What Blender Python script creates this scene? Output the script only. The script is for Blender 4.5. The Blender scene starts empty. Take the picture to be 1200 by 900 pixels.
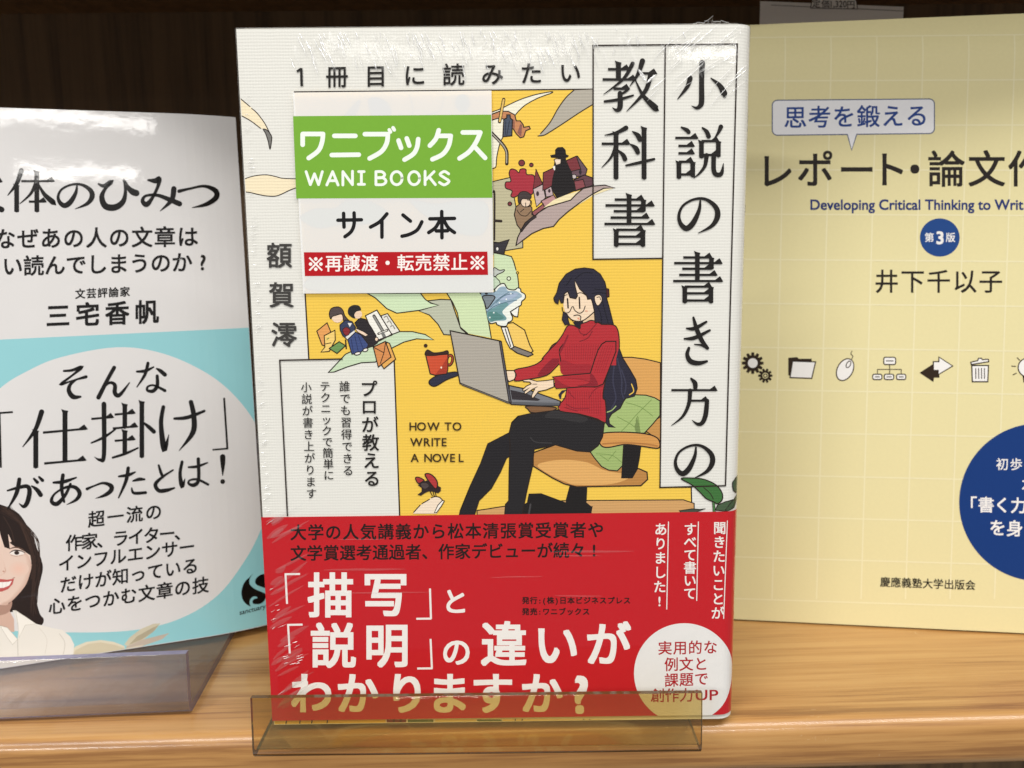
import bpy, bmesh, math, random
import numpy as np
from mathutils import Vector, Matrix, geometry
random.seed(7)
R = math.radians
sc = bpy.context.scene
COL = sc.collection

# ------------------------------------------------------------------ camera
F, PITCH, ROLL, CAM_Z = 1050.0, 9.5, -0.6, 0.13847
def _rx(a): c, s = math.cos(a), math.sin(a); return np.array([[1,0,0],[0,c,-s],[0,s,c]])
def _rz(a): c, s = math.cos(a), math.sin(a); return np.array([[c,-s,0],[s,c,0],[0,0,1]])
RC = _rx(R(90-PITCH)) @ _rz(R(ROLL))
CAM = np.array([0.0, 0.0, CAM_Z])
cd = bpy.data.cameras.new('camera'); cam = bpy.data.objects.new('camera', cd); COL.objects.link(cam)
cd.sensor_width = 36.0; cd.lens = F/1200*36; cd.clip_start = 0.005; cd.clip_end = 50
cam.matrix_world = Matrix.Translation(CAM) @ Matrix(RC.tolist()).to_4x4()
cd.dof.use_dof = True; cd.dof.focus_distance = 0.238; cd.dof.aperture_fstop = 22.0
sc.camera = cam

# ------------------------------------------------------------------ world, lamps, exposure
w = bpy.data.worlds.new('World'); sc.world = w; w.use_nodes = True
w.node_tree.nodes['Background'].inputs[0].default_value = (1.0, 0.98, 0.95, 1)
w.node_tree.nodes['Background'].inputs[1].default_value = 0.25
sc.view_settings.view_transform = 'Standard'; sc.view_settings.look = 'None'
sc.view_settings.exposure = 0.17; sc.view_settings.gamma = 1.0
sc.cycles.transparent_max_bounces = 32
sc.cycles.max_bounces = 10
sc.cycles.sample_clamp_indirect = 4.0
def tube(name, loc, target, length, width, power, col=(1, 0.975, 0.93), rz=0):
    l = bpy.data.lights.new(name, 'AREA'); l.shape = 'RECTANGLE'; l.size = length; l.size_y = width
    l.energy = power; l.color = col
    o = bpy.data.objects.new(name, l); COL.objects.link(o); o.location = loc
    d = Vector(target) - Vector(loc)
    o.rotation_euler = d.to_track_quat('-Z', 'Y').to_euler()
    return o
tube('ceiling_tube', (0.30, -0.62, 2.05), (0.1, 0.24, 0.1), 3.4, 0.10, 29)
tube('ceiling_tube', (0.30, -1.02, 2.05), (0.1, 0.24, 0.1), 3.4, 0.10, 29)      # aisle light above the shelf
tube('ceiling_tube', (-1.9, -3.0, 1.55), (-0.1, 0.24, 0.1), 1.3, 0.10, 36)
tube('ceiling_tube', (0.6, -3.6, 2.05), (0, 0.24, 0.1), 1.6, 0.10, 36)
tube('ceiling_tube', (1.42, -5.5, 1.77), (0, 0.24, 0.1), 0.90, 0.07, 3.6)     # rows farther down the shop
tube('ceiling_tube', (1.85, -7.1, 1.79), (0, 0.24, 0.1), 0.85, 0.07, 3.6)
tube('ceiling_tube', (-0.40, -7.1, 1.82), (0, 0.24, 0.1), 2.0, 0.09, 3.5)

# ------------------------------------------------------------------ object helpers
def tag(o, label=None, cat=None, group=None, kind=None):
    if label: o['label'] = label
    if cat: o['category'] = cat
    if group: o['group'] = group
    if kind: o['kind'] = kind
    return o
def link(name, me, parent=None, mats=()):
    o = bpy.data.objects.new(name, me); COL.objects.link(o); o.parent = parent
    for m in mats: me.materials.append(m)
    return o
def bm_obj(name, bm, mat, parent=None, smooth=False):
    me = bpy.data.meshes.new(name); bm.normal_update(); bm.to_mesh(me); bm.free()
    if smooth:
        for p in me.polygons: p.use_smooth = True
    return link(name, me, parent, [mat] if not isinstance(mat, (list, tuple)) else mat)
def box(bm, x0, x1, y0, y1, z0, z1, mi=0):
    v = [bm.verts.new((x, y, z)) for x in (x0, x1) for y in (y0, y1) for z in (z0, z1)]
    fs = []
    for q in ((0,1,3,2),(4,6,7,5),(0,4,5,1),(2,3,7,6),(0,2,6,4),(1,5,7,3)):
        f = bm.faces.new([v[i] for i in q]); f.material_index = mi; fs.append(f)
    return v, fs
def bevel(bm, amt, seg=2):
    bmesh.ops.bevel(bm, geom=list(bm.edges), offset=amt, segments=seg, affect='EDGES', profile=0.5)
def empty(name, loc, lean=0, yaw=0):
    o = bpy.data.objects.new(name, None); COL.objects.link(o); o.empty_display_size = 0.02
    o.location = loc; o.rotation_euler = (R(-lean), 0, R(yaw)); return o

# ------------------------------------------------------------------ materials
def lin(c): c /= 255.0; return c/12.92 if c <= 0.04045 else ((c+0.055)/1.055)**2.4
def nt(m):
    m.use_nodes = True; t = m.node_tree; return t, t.nodes, t.links
def N(t, typ, **kw):
    n = t.nodes.new(typ)
    for k, v in kw.items():
        if k in n.inputs: n.inputs[k].default_value = v
        else: setattr(n, k, v)
    return n
def grain_group():
    """fine laid-paper ribs: thin horizontal ribs plus weaker vertical ones, in object space (metres)"""
    g = bpy.data.node_groups.new('laid_paper', 'ShaderNodeTree')
    g.interface.new_socket('Normal', in_out='OUTPUT', socket_type='NodeSocketVector')
    g.interface.new_socket('Tone', in_out='OUTPUT', socket_type='NodeSocketFloat')
    out = g.nodes.new('NodeGroupOutput')
    tc = g.nodes.new('ShaderNodeTexCoord'); sp = g.nodes.new('ShaderNodeSeparateXYZ'); g.links.new(tc.outputs['Object'], sp.inputs[0])
    def M(op, a, b=None):
        n = g.nodes.new('ShaderNodeMath'); n.operation = op
        for i, x in enumerate((a, b)):
            if x is None: continue
            if isinstance(x, (int, float)): n.inputs[i].default_value = x
            else: g.links.new(x, n.inputs[i])
        return n.outputs[0]
    nz = g.nodes.new('ShaderNodeTexNoise'); nz.inputs['Scale'].default_value = 260; g.links.new(tc.outputs['Object'], nz.inputs['Vector'])
    zz = M('ADD', M('MULTIPLY', sp.outputs['Z'], 2*math.pi/0.00078), M('MULTIPLY', nz.outputs[0], 2.0))
    hz = M('SINE', zz)
    hx = M('SINE', M('MULTIPLY', sp.outputs['X'], 2*math.pi/0.00072))
    h = M('ADD', M('MULTIPLY', hz, 0.5), M('MULTIPLY', hx, 0.22))
    h = M('MULTIPLY', h, M('ADD', nz.outputs[0], 0.3))
    b = g.nodes.new('ShaderNodeBump'); b.inputs['Strength'].default_value = 0.42; b.inputs['Distance'].default_value = 0.00006
    g.links.new(h, b.inputs['Height']); g.links.new(b.outputs[0], out.inputs['Normal'])
    g.links.new(M('ADD', 1.0, M('MULTIPLY', h, 0.05)), out.inputs['Tone'])
    return g
LAID = grain_group()
_inks = {}
def ink(c, tex='laid', rough=0.5):
    k = (tuple(c), tex, rough)
    if k in _inks: return _inks[k]
    m = bpy.data.materials.new('print_%02x%02x%02x_%s' % (*[int(x) for x in c], tex)); t, n, l = nt(m); p = n['Principled BSDF']
    base = tuple(lin(x) for x in c)
    p.inputs['Roughness'].default_value = rough; p.inputs['Specular IOR Level'].default_value = 0.15
    rgb = N(t, 'ShaderNodeRGB'); rgb.outputs[0].default_value = (*base, 1)
    mul = N(t, 'ShaderNodeMix', data_type='RGBA', blend_type='MULTIPLY'); mul.inputs[0].default_value = 1
    l.new(rgb.outputs[0], mul.inputs[6])
    if tex == 'laid':
        g = N(t, 'ShaderNodeGroup'); g.node_tree = LAID; l.new(g.outputs['Normal'], p.inputs['Normal'])
        l.new(g.outputs['Tone'], mul.inputs[7])
    else:
        tc = N(t, 'ShaderNodeTexCoord'); no = N(t, 'ShaderNodeTexNoise', Scale=55.0 if tex == 'gloss' else 900.0); no.inputs['Detail'].default_value = 3
        l.new(tc.outputs['Object'], no.inputs['Vector'])
        b = N(t, 'ShaderNodeBump', Strength=0.10 if tex == 'gloss' else 0.08, Distance=0.0006 if tex == 'gloss' else 0.0001)
        n2 = N(t, 'ShaderNodeTexNoise', Scale=420.0); l.new(tc.outputs['Object'], n2.inputs['Vector'])
        ad = N(t, 'ShaderNodeMath', operation='MULTIPLY_ADD'); l.new(n2.outputs[0], ad.inputs[0]); ad.inputs[1].default_value = 0.10; l.new(no.outputs[0], ad.inputs[2])
        l.new(ad.outputs[0], b.inputs['Height']); l.new(b.outputs[0], p.inputs['Normal'])
        mr = N(t, 'ShaderNodeMapRange'); l.new(no.outputs[0], mr.inputs[0]); mr.inputs[3].default_value = 0.97; mr.inputs[4].default_value = 1.03
        l.new(mr.outputs[0], mul.inputs[7])
        if tex == 'gloss':
            p.inputs['Coat Weight'].default_value = 0.8; p.inputs['Coat Roughness'].default_value = 0.045
            l.new(b.outputs[0], p.inputs['Coat Normal'])
    l.new(mul.outputs[2], p.inputs['Base Color'])
    _inks[k] = m; return m
def clear_mat(name, tint, ior=1.49, rough=0.03, white=0.0, dcol=(0.85, 0.85, 0.85), bump=0.0, bscale=120.0):
    """thin clear plastic: tinted transparency under a Fresnel gloss"""
    m = bpy.data.materials.new(name); t, n, l = nt(m); n.remove(n['Principled BSDF']); out = n['Material Output']
    tr = N(t, 'ShaderNodeBsdfTransparent', Color=(*tint, 1)); gl = N(t, 'ShaderNodeBsdfGlossy', Roughness=rough, Color=(1, 1, 1, 1))
    # Schlick reflectance, the same from both sides of the sheet
    f0 = ((ior-1)/(ior+1))**2
    lw = N(t, 'ShaderNodeLayerWeight'); lw.inputs['Blend'].default_value = 0.5
    pw = N(t, 'ShaderNodeMath', operation='POWER'); l.new(lw.outputs['Facing'], pw.inputs[0]); pw.inputs[1].default_value = 5.0
    fr = N(t, 'ShaderNodeMath', operation='MULTIPLY_ADD'); l.new(pw.outputs[0], fr.inputs[0]); fr.inputs[1].default_value = 1-f0; fr.inputs[2].default_value = f0
    mx = N(t, 'ShaderNodeMixShader'); l.new(fr.outputs[0], mx.inputs[0])
    if bump:
        tc = N(t, 'ShaderNodeTexCoord'); no = N(t, 'ShaderNodeTexNoise', Scale=bscale); no.inputs['Detail'].default_value = 4; l.new(tc.outputs['Object'], no.inputs['Vector'])
        b = N(t, 'ShaderNodeBump', Strength=bump, Distance=0.001); l.new(no.outputs[0], b.inputs['Height'])
        l.new(b.outputs[0], gl.inputs['Normal'])
    a = tr.outputs[0]
    if white:
        df = N(t, 'ShaderNodeBsdfDiffuse', Color=(*dcol, 1)); m2 = N(t, 'ShaderNodeMixShader'); m2.inputs[0].default_value = white
        l.new(tr.outputs[0], m2.inputs[1]); l.new(df.outputs[0], m2.inputs[2]); a = m2.outputs[0]
    l.new(a, mx.inputs[1]); l.new(gl.outputs[0], mx.inputs[2]); l.new(mx.outputs[0], out.inputs['Surface']); return m
def wood_mat(name, dark, mid, light, along='X', rough=0.4, coat=0.5, scale=1.0):
    m = bpy.data.materials.new(name); t, n, l = nt(m); p = n['Principled BSDF']
    tc = N(t, 'ShaderNodeTexCoord'); mp = N(t, 'ShaderNodeMapping'); l.new(tc.outputs['Object'], mp.inputs[0])
    k = 0.03
    mp.inputs['Scale'].default_value = (k, 1, 1) if along == 'X' else (1, 1, k)
    warp = N(t, 'ShaderNodeTexNoise', Scale=16.0*scale); warp.inputs['Detail'].default_value = 2; l.new(mp.outputs[0], warp.inputs['Vector'])
    vm = N(t, 'ShaderNodeVectorMath', operation='MULTIPLY_ADD'); l.new(warp.outputs['Color'], vm.inputs[0]); vm.inputs[1].default_value = (0.02, 0.05, 0.05); l.new(mp.outputs[0], vm.inputs[2])
    n1 = N(t, 'ShaderNodeTexNoise', Scale=150.0*scale); n1.inputs['Detail'].default_value = 9; n1.inputs['Roughness'].default_value = 0.66; l.new(vm.outputs[0], n1.inputs['Vector'])
    n2 = N(t, 'ShaderNodeTexNoise', Scale=900.0*scale); n2.inputs['Detail'].default_value = 2; l.new(mp.outputs[0], n2.inputs['Vector'])
    mx = N(t, 'ShaderNodeMath', operation='MULTIPLY_ADD'); l.new(n2.outputs[0], mx.inputs[0]); mx.inputs[1].default_value = 0.30; l.new(n1.outputs[0], mx.inputs[2])
    cr = N(t, 'ShaderNodeValToRGB'); e = cr.color_ramp.elements
    e[0].position = 0.50; e[0].color = (*dark, 1); e[1].position = 0.78; e[1].color = (*light, 1)
    q = cr.color_ramp.elements.new(0.61); q.color = (*mid, 1)
    l.new(mx.outputs[0], cr.inputs[0])
    if coat:                                   # small pale chips and scuffs of wear
        w1 = N(t, 'ShaderNodeTexNoise', Scale=62.0); w1.inputs['Detail'].default_value = 3; w1.inputs['Distortion'].default_value = 1.2; l.new(tc.outputs['Object'], w1.inputs['Vector'])
        w2 = N(t, 'ShaderNodeTexNoise', Scale=310.0); w2.inputs['Detail'].default_value = 3; w2.inputs['Distortion'].default_value = 2.0; l.new(tc.outputs['Object'], w2.inputs['Vector'])
        wa = N(t, 'ShaderNodeMath', operation='MULTIPLY_ADD'); l.new(w2.outputs[0], wa.inputs[0]); wa.inputs[1].default_value = 0.6; l.new(w1.outputs[0], wa.inputs[2])
        wr = N(t, 'ShaderNodeMapRange'); l.new(wa.outputs[0], wr.inputs[0]); wr.inputs[1].default_value = 1.09; wr.inputs[2].default_value = 1.15; wr.inputs[3].default_value = 0; wr.inputs[4].default_value = 0.3
        wm = N(t, 'ShaderNodeMix', data_type='RGBA'); l.new(wr.outputs[0], wm.inputs[0]); l.new(cr.outputs[0], wm.inputs[6]); wm.inputs[7].default_value = (0.72, 0.60, 0.40, 1); l.new(wm.outputs[2], p.inputs['Base Color'])
    else: l.new(cr.outputs[0], p.inputs['Base Color'])
    p.inputs['Roughness'].default_value = rough; p.inputs['Coat Weight'].default_value = coat; p.inputs['Coat Roughness'].default_value = 0.14
    # dents and scratches of use
    n3 = N(t, 'ShaderNodeTexNoise', Scale=140.0); n3.inputs['Detail'].default_value = 6; n3.inputs['Roughness'].default_value = 0.7; l.new(tc.outputs['Object'], n3.inputs['Vector'])
    b = N(t, 'ShaderNodeBump', Strength=0.16, Distance=0.0006); l.new(n3.outputs[0], b.inputs['Height'])
    l.new(b.outputs[0], p.inputs['Normal']); l.new(b.outputs[0], p.inputs['Coat Normal'])
    return m
SHELF_WOOD = wood_mat('varnished_pine', (0.28, 0.125, 0.036), (0.44, 0.222, 0.068), (0.53, 0.295, 0.102))
BACK_WOOD = wood_mat('dark_veneer', (0.052, 0.028, 0.010), (0.080, 0.045, 0.017), (0.110, 0.064, 0.026), along='Z', rough=0.7, coat=0.0)
PAGE = bpy.data.materials.new('page_edges'); _t, _n, _l = nt(PAGE)
_p = _n['Principled BSDF']; _p.inputs['Roughness'].default_value = 0.8
_tc = N(_t, 'ShaderNodeTexCoord'); _mp = N(_t, 'ShaderNodeMapping'); _mp.inputs['Scale'].default_value = (1, 60, 1); _l.new(_tc.outputs['Object'], _mp.inputs[0])
_nz = N(_t, 'ShaderNodeTexNoise', Scale=120.0); _l.new(_mp.outputs[0], _nz.inputs['Vector'])
_cr = N(_t, 'ShaderNodeValToRGB'); _cr.color_ramp.elements[0].color = (0.55, 0.50, 0.40, 1); _cr.color_ramp.elements[1].color = (0.78, 0.74, 0.64, 1)
_l.new(_nz.outputs[0], _cr.inputs[0]); _l.new(_cr.outputs[0], _p.inputs['Base Color'])

# ------------------------------------------------------------------ shelf and back panel
SHELF_YAW = 1.7
def shelf_board(name, z_top, thick, y_edge, depth, nose, mat, kind='structure'):
    bm = bmesh.new(); half = 0.75
    prof = [(depth, 0.0), (0.0, 0.0)]
    prof = []
    r1, r2 = nose*0.85, nose                   # eased top edge, upright front, rounder lower edge
    for i in range(9):
        a = math.pi/2*i/8; prof.append((-r1*math.sin(a), -r1+r1*math.cos(a)))
    prof.append((-r1-0.0003, -thick*0.5))
    for i in range(9):
        a = math.pi/2*i/8; prof.append((-r1+r2-r2*math.cos(a), -thick+r2-r2*math.sin(a)))
    prof.append((depth, -thick)); prof.append((depth, 0.0))
    xs = [-half + 2*half*i/60 for i in range(61)]
    rows = [[bm.verts.new((x, y, z)) for (y, z) in prof] for x in xs]
    n = len(prof)
    for a, b in zip(rows, rows[1:]):
        for i in range(n): bm.faces.new((a[i], b[i], b[(i+1) % n], a[(i+1) % n]))
    bm.faces.new(rows[0][::-1]); bm.faces.new(rows[-1])
    bmesh.ops.recalc_face_normals(bm, faces=bm.faces)
    o = bm_obj(name, bm, mat)
    for p in o.data.polygons: p.use_smooth = abs(p.normal.z) < 0.999 and abs(p.normal.y-1) > 0.01
    o.location = (0, y_edge, z_top); o.rotation_euler = (0, 0, R(SHELF_YAW))
    tag(o, kind=kind); return o
shelf = shelf_board('shelf_board', 0.0, 0.0165, 0.2385, 0.20, 0.0052, SHELF_WOOD)
tag(shelf, 'varnished pine shelf board with a rounded front edge', None)
upper = shelf_board('upper_shelf', 0.2575, 0.018, 0.260, 0.18, 0.006, BACK_WOOD)
tag(upper, 'dark shelf board above the books, its underside just in the picture', None)
bm = bmesh.new(); box(bm, -0.9, 0.9, 0.43, 0.445, -0.5, 0.6)
bp = tag(bm_obj('back_panel', bm, BACK_WOOD), 'dark brown wood panel closing the back of the bookcase', None, kind='structure')

# ------------------------------------------------------------------ printed-cover painter
def Z(ox, oy, k): return lambda u, v: (ox + u/k, oy + v/k)
PX = lambda u, v: (u, v)
_font = bpy.data.curves.new('glyph_source', 'FONT'); _font.resolution_u = 4
_fo = bpy.data.objects.new('glyph_source', _font)
_glyphs = {}
def glyph(ch):
    k = ch
    if k not in _glyphs:
        COL.objects.link(_fo)
        _font.body = ch
        dg = bpy.context.evaluated_depsgraph_get(); dg.update()
        me = bpy.data.meshes.new_from_object(_fo.evaluated_get(dg))
        _glyphs[k] = ([tuple(v.co)[:2] for v in me.vertices], [tuple(p.vertices) for p in me.polygons])
        bpy.data.meshes.remove(me); COL.objects.unlink(_fo)
    return _glyphs[k]
def catmull(pts, n=6, closed=False):
    pts = [np.array(p, float) for p in pts]; m = len(pts); out = []
    rng = range(m) if closed else range(m-1)
    for i in rng:
        if closed: p0, p1, p2, p3 = pts[(i-1) % m], pts[i], pts[(i+1) % m], pts[(i+2) % m]
        else: p0, p1, p2, p3 = pts[max(i-1, 0)], pts[i], pts[i+1], pts[min(i+2, m-1)]
        for j in range(n):
            t = j/n
            out.append(0.5*((2*p1) + (p2-p0)*t + (2*p0-5*p1+4*p2-p3)*t*t + (3*p1-p0-3*p2+p3)*t**3))
    if not closed: out.append(pts[-1])
    return [tuple(x) for x in out]

class Painter:
    """collects flat printed shapes on one book's cover; shapes are given as points of the photograph and
    carried onto the cover's own plane, each a hair above the last"""
    def __init__(s, root, cuts_x=(), cuts_z=(), bend=None, base=0.00004, tex='laid', rough=0.5):
        s.root = root; s.cx = list(cuts_x); s.cz = list(cuts_z); s.bend = bend or (lambda x, z: 0.0)
        s.y = base; s.tex = tex; s.rough = rough; s.clip = None
        e = root.rotation_euler; M3 = np.array((Matrix.Rotation(e.z, 3, 'Z') @ Matrix.Rotation(e.x, 3, 'X')))
        s.M3 = M3; s.o = (CAM - np.array(root.location)) @ M3
        s.buf = None
    def loc(s, x, y):
        d = RC @ np.array([(x-600)/F, -(y-450)/F, -1.0]); d = d @ s.M3
        t = -s.o[1]/d[1]; q = s.o + d*t
        return (q[0], q[2])
    def part(s, name, parent, label=None):
        s.end(); s.buf = dict(name=name, parent=parent, v=[], f=[], m=[], mats=[], label=label)
    def end(s):
        b = s.buf; s.buf = None
        if not b or not b['f']: return None
        me = bpy.data.meshes.new(b['name']); me.from_pydata(b['v'], [], b['f'])
        for i, p in enumerate(me.polygons): p.material_index = b['m'][i]; p.use_smooth = False
        o = link(b['name'], me, b['parent'], b['mats'])
        if b['label']: o['label'] = b['label']
        return o
    def mat(s, c):
        m = c if isinstance(c, bpy.types.Material) else ink(c, s.tex, s.rough)
        if m not in s.buf['mats']: s.buf['mats'].append(m)
        return s.buf['mats'].index(m)
    def step(s, d=4e-7): s.y += d
    @staticmethod
    def _cut(poly, ax, c, keep_low):
        out = []
        for i in range(len(poly)):
            a, b = poly[i], poly[(i+1) % len(poly)]
            ia = (a[ax] <= c) == keep_low; ib = (b[ax] <= c) == keep_low
            if ia: out.append(a)
            if ia != ib:
                t = (c-a[ax])/(b[ax]-a[ax]); out.append((a[0]+(b[0]-a[0])*t, a[1]+(b[1]-a[1])*t))
        return out
    def emit(s, pts, faces, c, local=False):
        """pts: photo points (or local x,z); faces index them"""
        mi = s.mat(c); L = list(pts) if local else [s.loc(*p) for p in pts]
        if s.clip:
            x0, x1, z0, z1 = s.clip
        b = s.buf
        for f in faces:
            polys = [[L[i] for i in f]]
            if s.clip:
                p = polys[0]
                for ax, cc, low in ((0, x0, False), (0, x1, True), (1, z0, False), (1, z1, True)):
                    if p: p = s._cut(p, ax, cc, low)
                if len(p) < 3: continue
                polys = [p]
            for ax, cs in ((0, s.cx), (1, s.cz)):
                for c_ in cs:
                    nx = []
                    for p in polys:
                        lo, hi = min(q[ax] for q in p), max(q[ax] for q in p)
                        if lo < c_-1e-9 and hi > c_+1e-9:
                            for k in (True, False):
                                r = s._cut(p, ax, c_, k)
                                if len(r) >= 3: nx.append(r)
                        else: nx.append(p)
                    polys = nx
            for p in polys:
                n0 = len(b['v'])
                b['v'] += [(x, s.bend(x, z)-s.y, z) for x, z in p]
                idx = list(range(n0, n0+len(p)))
                a2 = sum(p[i][0]*p[(i+1) % len(p)][1]-p[(i+1) % len(p)][0]*p[i][1] for i in range(len(p)))
                if a2 < 0: idx.reverse()
                for k in range(1, len(idx)-1): b['f'].append([idx[0], idx[k], idx[k+1]]); b['m'].append(mi)
        s.step()
    def poly(s, zm, pts, c, smooth=False, ol=0, oc=(38, 28, 24), n=6):
        q = catmull(pts, n, True) if smooth else pts
        q = [zm(*p) for p in q]
        tri = geometry.tessellate_polygon([[Vector((x, y, 0)) for x, y in q]])
        s.emit(q, tri, c)
        if ol: s.line(PX, q + [q[0], q[1]], ol, oc, smooth=False, px=True)
    def line(s, zm, pts, w, c=(38, 28, 24), smooth=True, px=False, n=6, cap=True):
        """stroke of photo-pixel width w, or points (x, y, width)"""
        if len(pts[0]) == 2: pts = [(*p, w) for p in pts]
        if smooth and len(pts) > 2: pts = catmull(pts, n)
        q = [(*zm(p[0], p[1]), max(p[2], 0.05)) for p in pts]
        r = [q[0]]
        for p in q[1:]:
            if math.hypot(p[0]-r[-1][0], p[1]-r[-1][1]) > 0.02: r.append(p)
        q = r
        if len(q) < 2: return
        V, Fs = [], []
        for i, (x, y, ww) in enumerate(q):
            a = q[max(i-1, 0)]; b = q[min(i+1, len(q)-1)]
            d0 = np.array([x-a[0], y-a[1]]) if i else np.array([b[0]-x, b[1]-y])
            d1 = np.array([b[0]-x, b[1]-y]) if i < len(q)-1 else d0
            d0 = d0/(np.linalg.norm(d0)+1e-9); d1 = d1/(np.linalg.norm(d1)+1e-9)
            t = d0+d1; L = np.linalg.norm(t); t = t/L if L > 1e-3 else d1
            k = min(1/max(t @ d1, 0.55), 1.6)
            nx, ny = -t[1]*ww/2*k, t[0]*ww/2*k
            V += [(x+nx, y+ny), (x-nx, y-ny)]
            if i: Fs.append((2*i-2, 2*i-1, 2*i+1, 2*i))
        if cap:
            for i, sg in ((0, -1), (len(q)-1, 1)):
                x, y, ww = q[i]; j = 1 if i == 0 else len(q)-2
                ang = math.atan2(y-q[j][1], x-q[j][0]); m = []
                for kk in range(0, 7):
                    aa = ang - math.pi/2 + math.pi*kk/6
                    V.append((x+ww/2*math.cos(aa), y+ww/2*math.sin(aa))); m.append(len(V)-1)
                Fs.append(tuple(m))
        s.emit(V, Fs, c)
    def ell(s, zm, x, y, rx, ry, c, rot=0, ol=0, oc=(38, 28, 24), n=40):
        ca, sa = math.cos(R(rot)), math.sin(R(rot))
        q = [(x+rx*math.cos(a)*ca-ry*math.sin(a)*sa, y+rx*math.cos(a)*sa+ry*math.sin(a)*ca) for a in [2*math.pi*i/n for i in range(n)]]
        s.poly(zm, q, c, ol=ol, oc=oc)
    @staticmethod
    def ring(bold):
        if not bold: return [(0, 0)]
        b = bold*0.9
        return [(b*i, b*j) for i in (-1, 0, 1) for j in (-1, 0, 1) if (i or j) and (bold > 0.02 or i*j)]
    def char(s, ch, cx, cy, em, c, bold=0.0, sh=0.0, ex=1.0, ctr=False):
        V, Fs = glyph(ch)
        if not Fs: return
        if ctr:
            xs = [v[0] for v in V]; mx = (min(xs)+max(xs))/2
        else: mx = 0.5
        y0 = s.y
        for ox, oy in s.ring(bold):            # a heavier weight is the same glyph laid down in a small ring
            pts = []
            for x, y in V:
                dx, dy = (x+ox-mx)*em*ex, -(y+oy-0.345)*em
                pts.append((cx+dx, cy+dy+sh*dx))
            s.emit(pts, Fs, c); s.y = s.y-4e-7+6e-8
        s.y = y0; s.step(1.2e-6)
    def jp(s, text, x0, y0, x1, y1, em, c, bold=0.0, ex=1.0, sh=None, vert=False):
        """full-width characters, first centre to last centre"""
        n = len(text); s0 = s.y
        if sh is None: sh = 0 if vert or n < 2 else (y1-y0)/(x1-x0)
        for i, ch in enumerate(text):
            t = i/max(n-1, 1)
            s.char(ch, x0+(x1-x0)*t, y0+(y1-y0)*t, em, c, bold, sh, ex, ctr=ch in '1！!？?：（）:()')
            s.y = s0
        s.step(1.2e-6)
    def fit(s, text, x0, y0, x1, y1, c, bold=0.0, sh=0.0):
        """Latin line fitted to a photo rectangle"""
        V, Fs = glyph(text); xs = [v[0] for v in V]; ys = [v[1] for v in V]
        ax, bx, ay, by = min(xs), max(xs), min(ys), max(ys)
        for ox, oy in s.ring(bold):
            s.emit([(x0+(x+ox-ax)/(bx-ax)*(x1-x0), y1-(y+oy-ay)/(by-ay)*(y1-y0)+sh*((x-ax)/(bx-ax))) for x, y in V], Fs, c); s.y += -4e-7+6e-8
        s.step(1.2e-6)
    def mincho(s, ch, cx, cy, w, h, c, wt=1.0, sh=0.0):
        """brush-serif character drawn stroke by stroke in a 100 x 100 box"""
        k = (w+h)/200.0
        zm = lambda u, v: (cx+(u-50)*w/100, cy+(v-50)*h/100+sh*(u-50)*w/100)
        for st in MIN[ch]:
            if st[0] == 'h':
                _, x0, y0, x1, y1 = st
                s.line(zm, [(x0, y0, 4.2*k*wt), (x1-2, y1, 3.6*k*wt)], 1, c, smooth=False, cap=False)
                g = 10*wt
                s.poly(zm, [(x1-g*1.3, y1-1.5), (x1-g*0.35, y1-g*0.85), (x1+2.5, y1+1.2), (x1-1, y1+2.2), (x1-g, y1+2)], c)
            elif st[0] == 'v':
                _, x0, y0, x1, y1 = st; t = 8.2*wt
                s.poly(zm, [(x0-t*0.75, y0-2), (x0-t*0.1, y0+0.5), (x0+t*0.65, y0+2.2), (x0+t*0.5, y0+6), (x1+t*0.5, y1-1), (x1, y1+1), (x1-t*0.5, y1-1.5), (x0-t*0.5, y0+5)], c)
            else:
                s.line(zm, [(p[0], p[1], p[2]*k*wt) for p in st[1]], 1, c)
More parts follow.
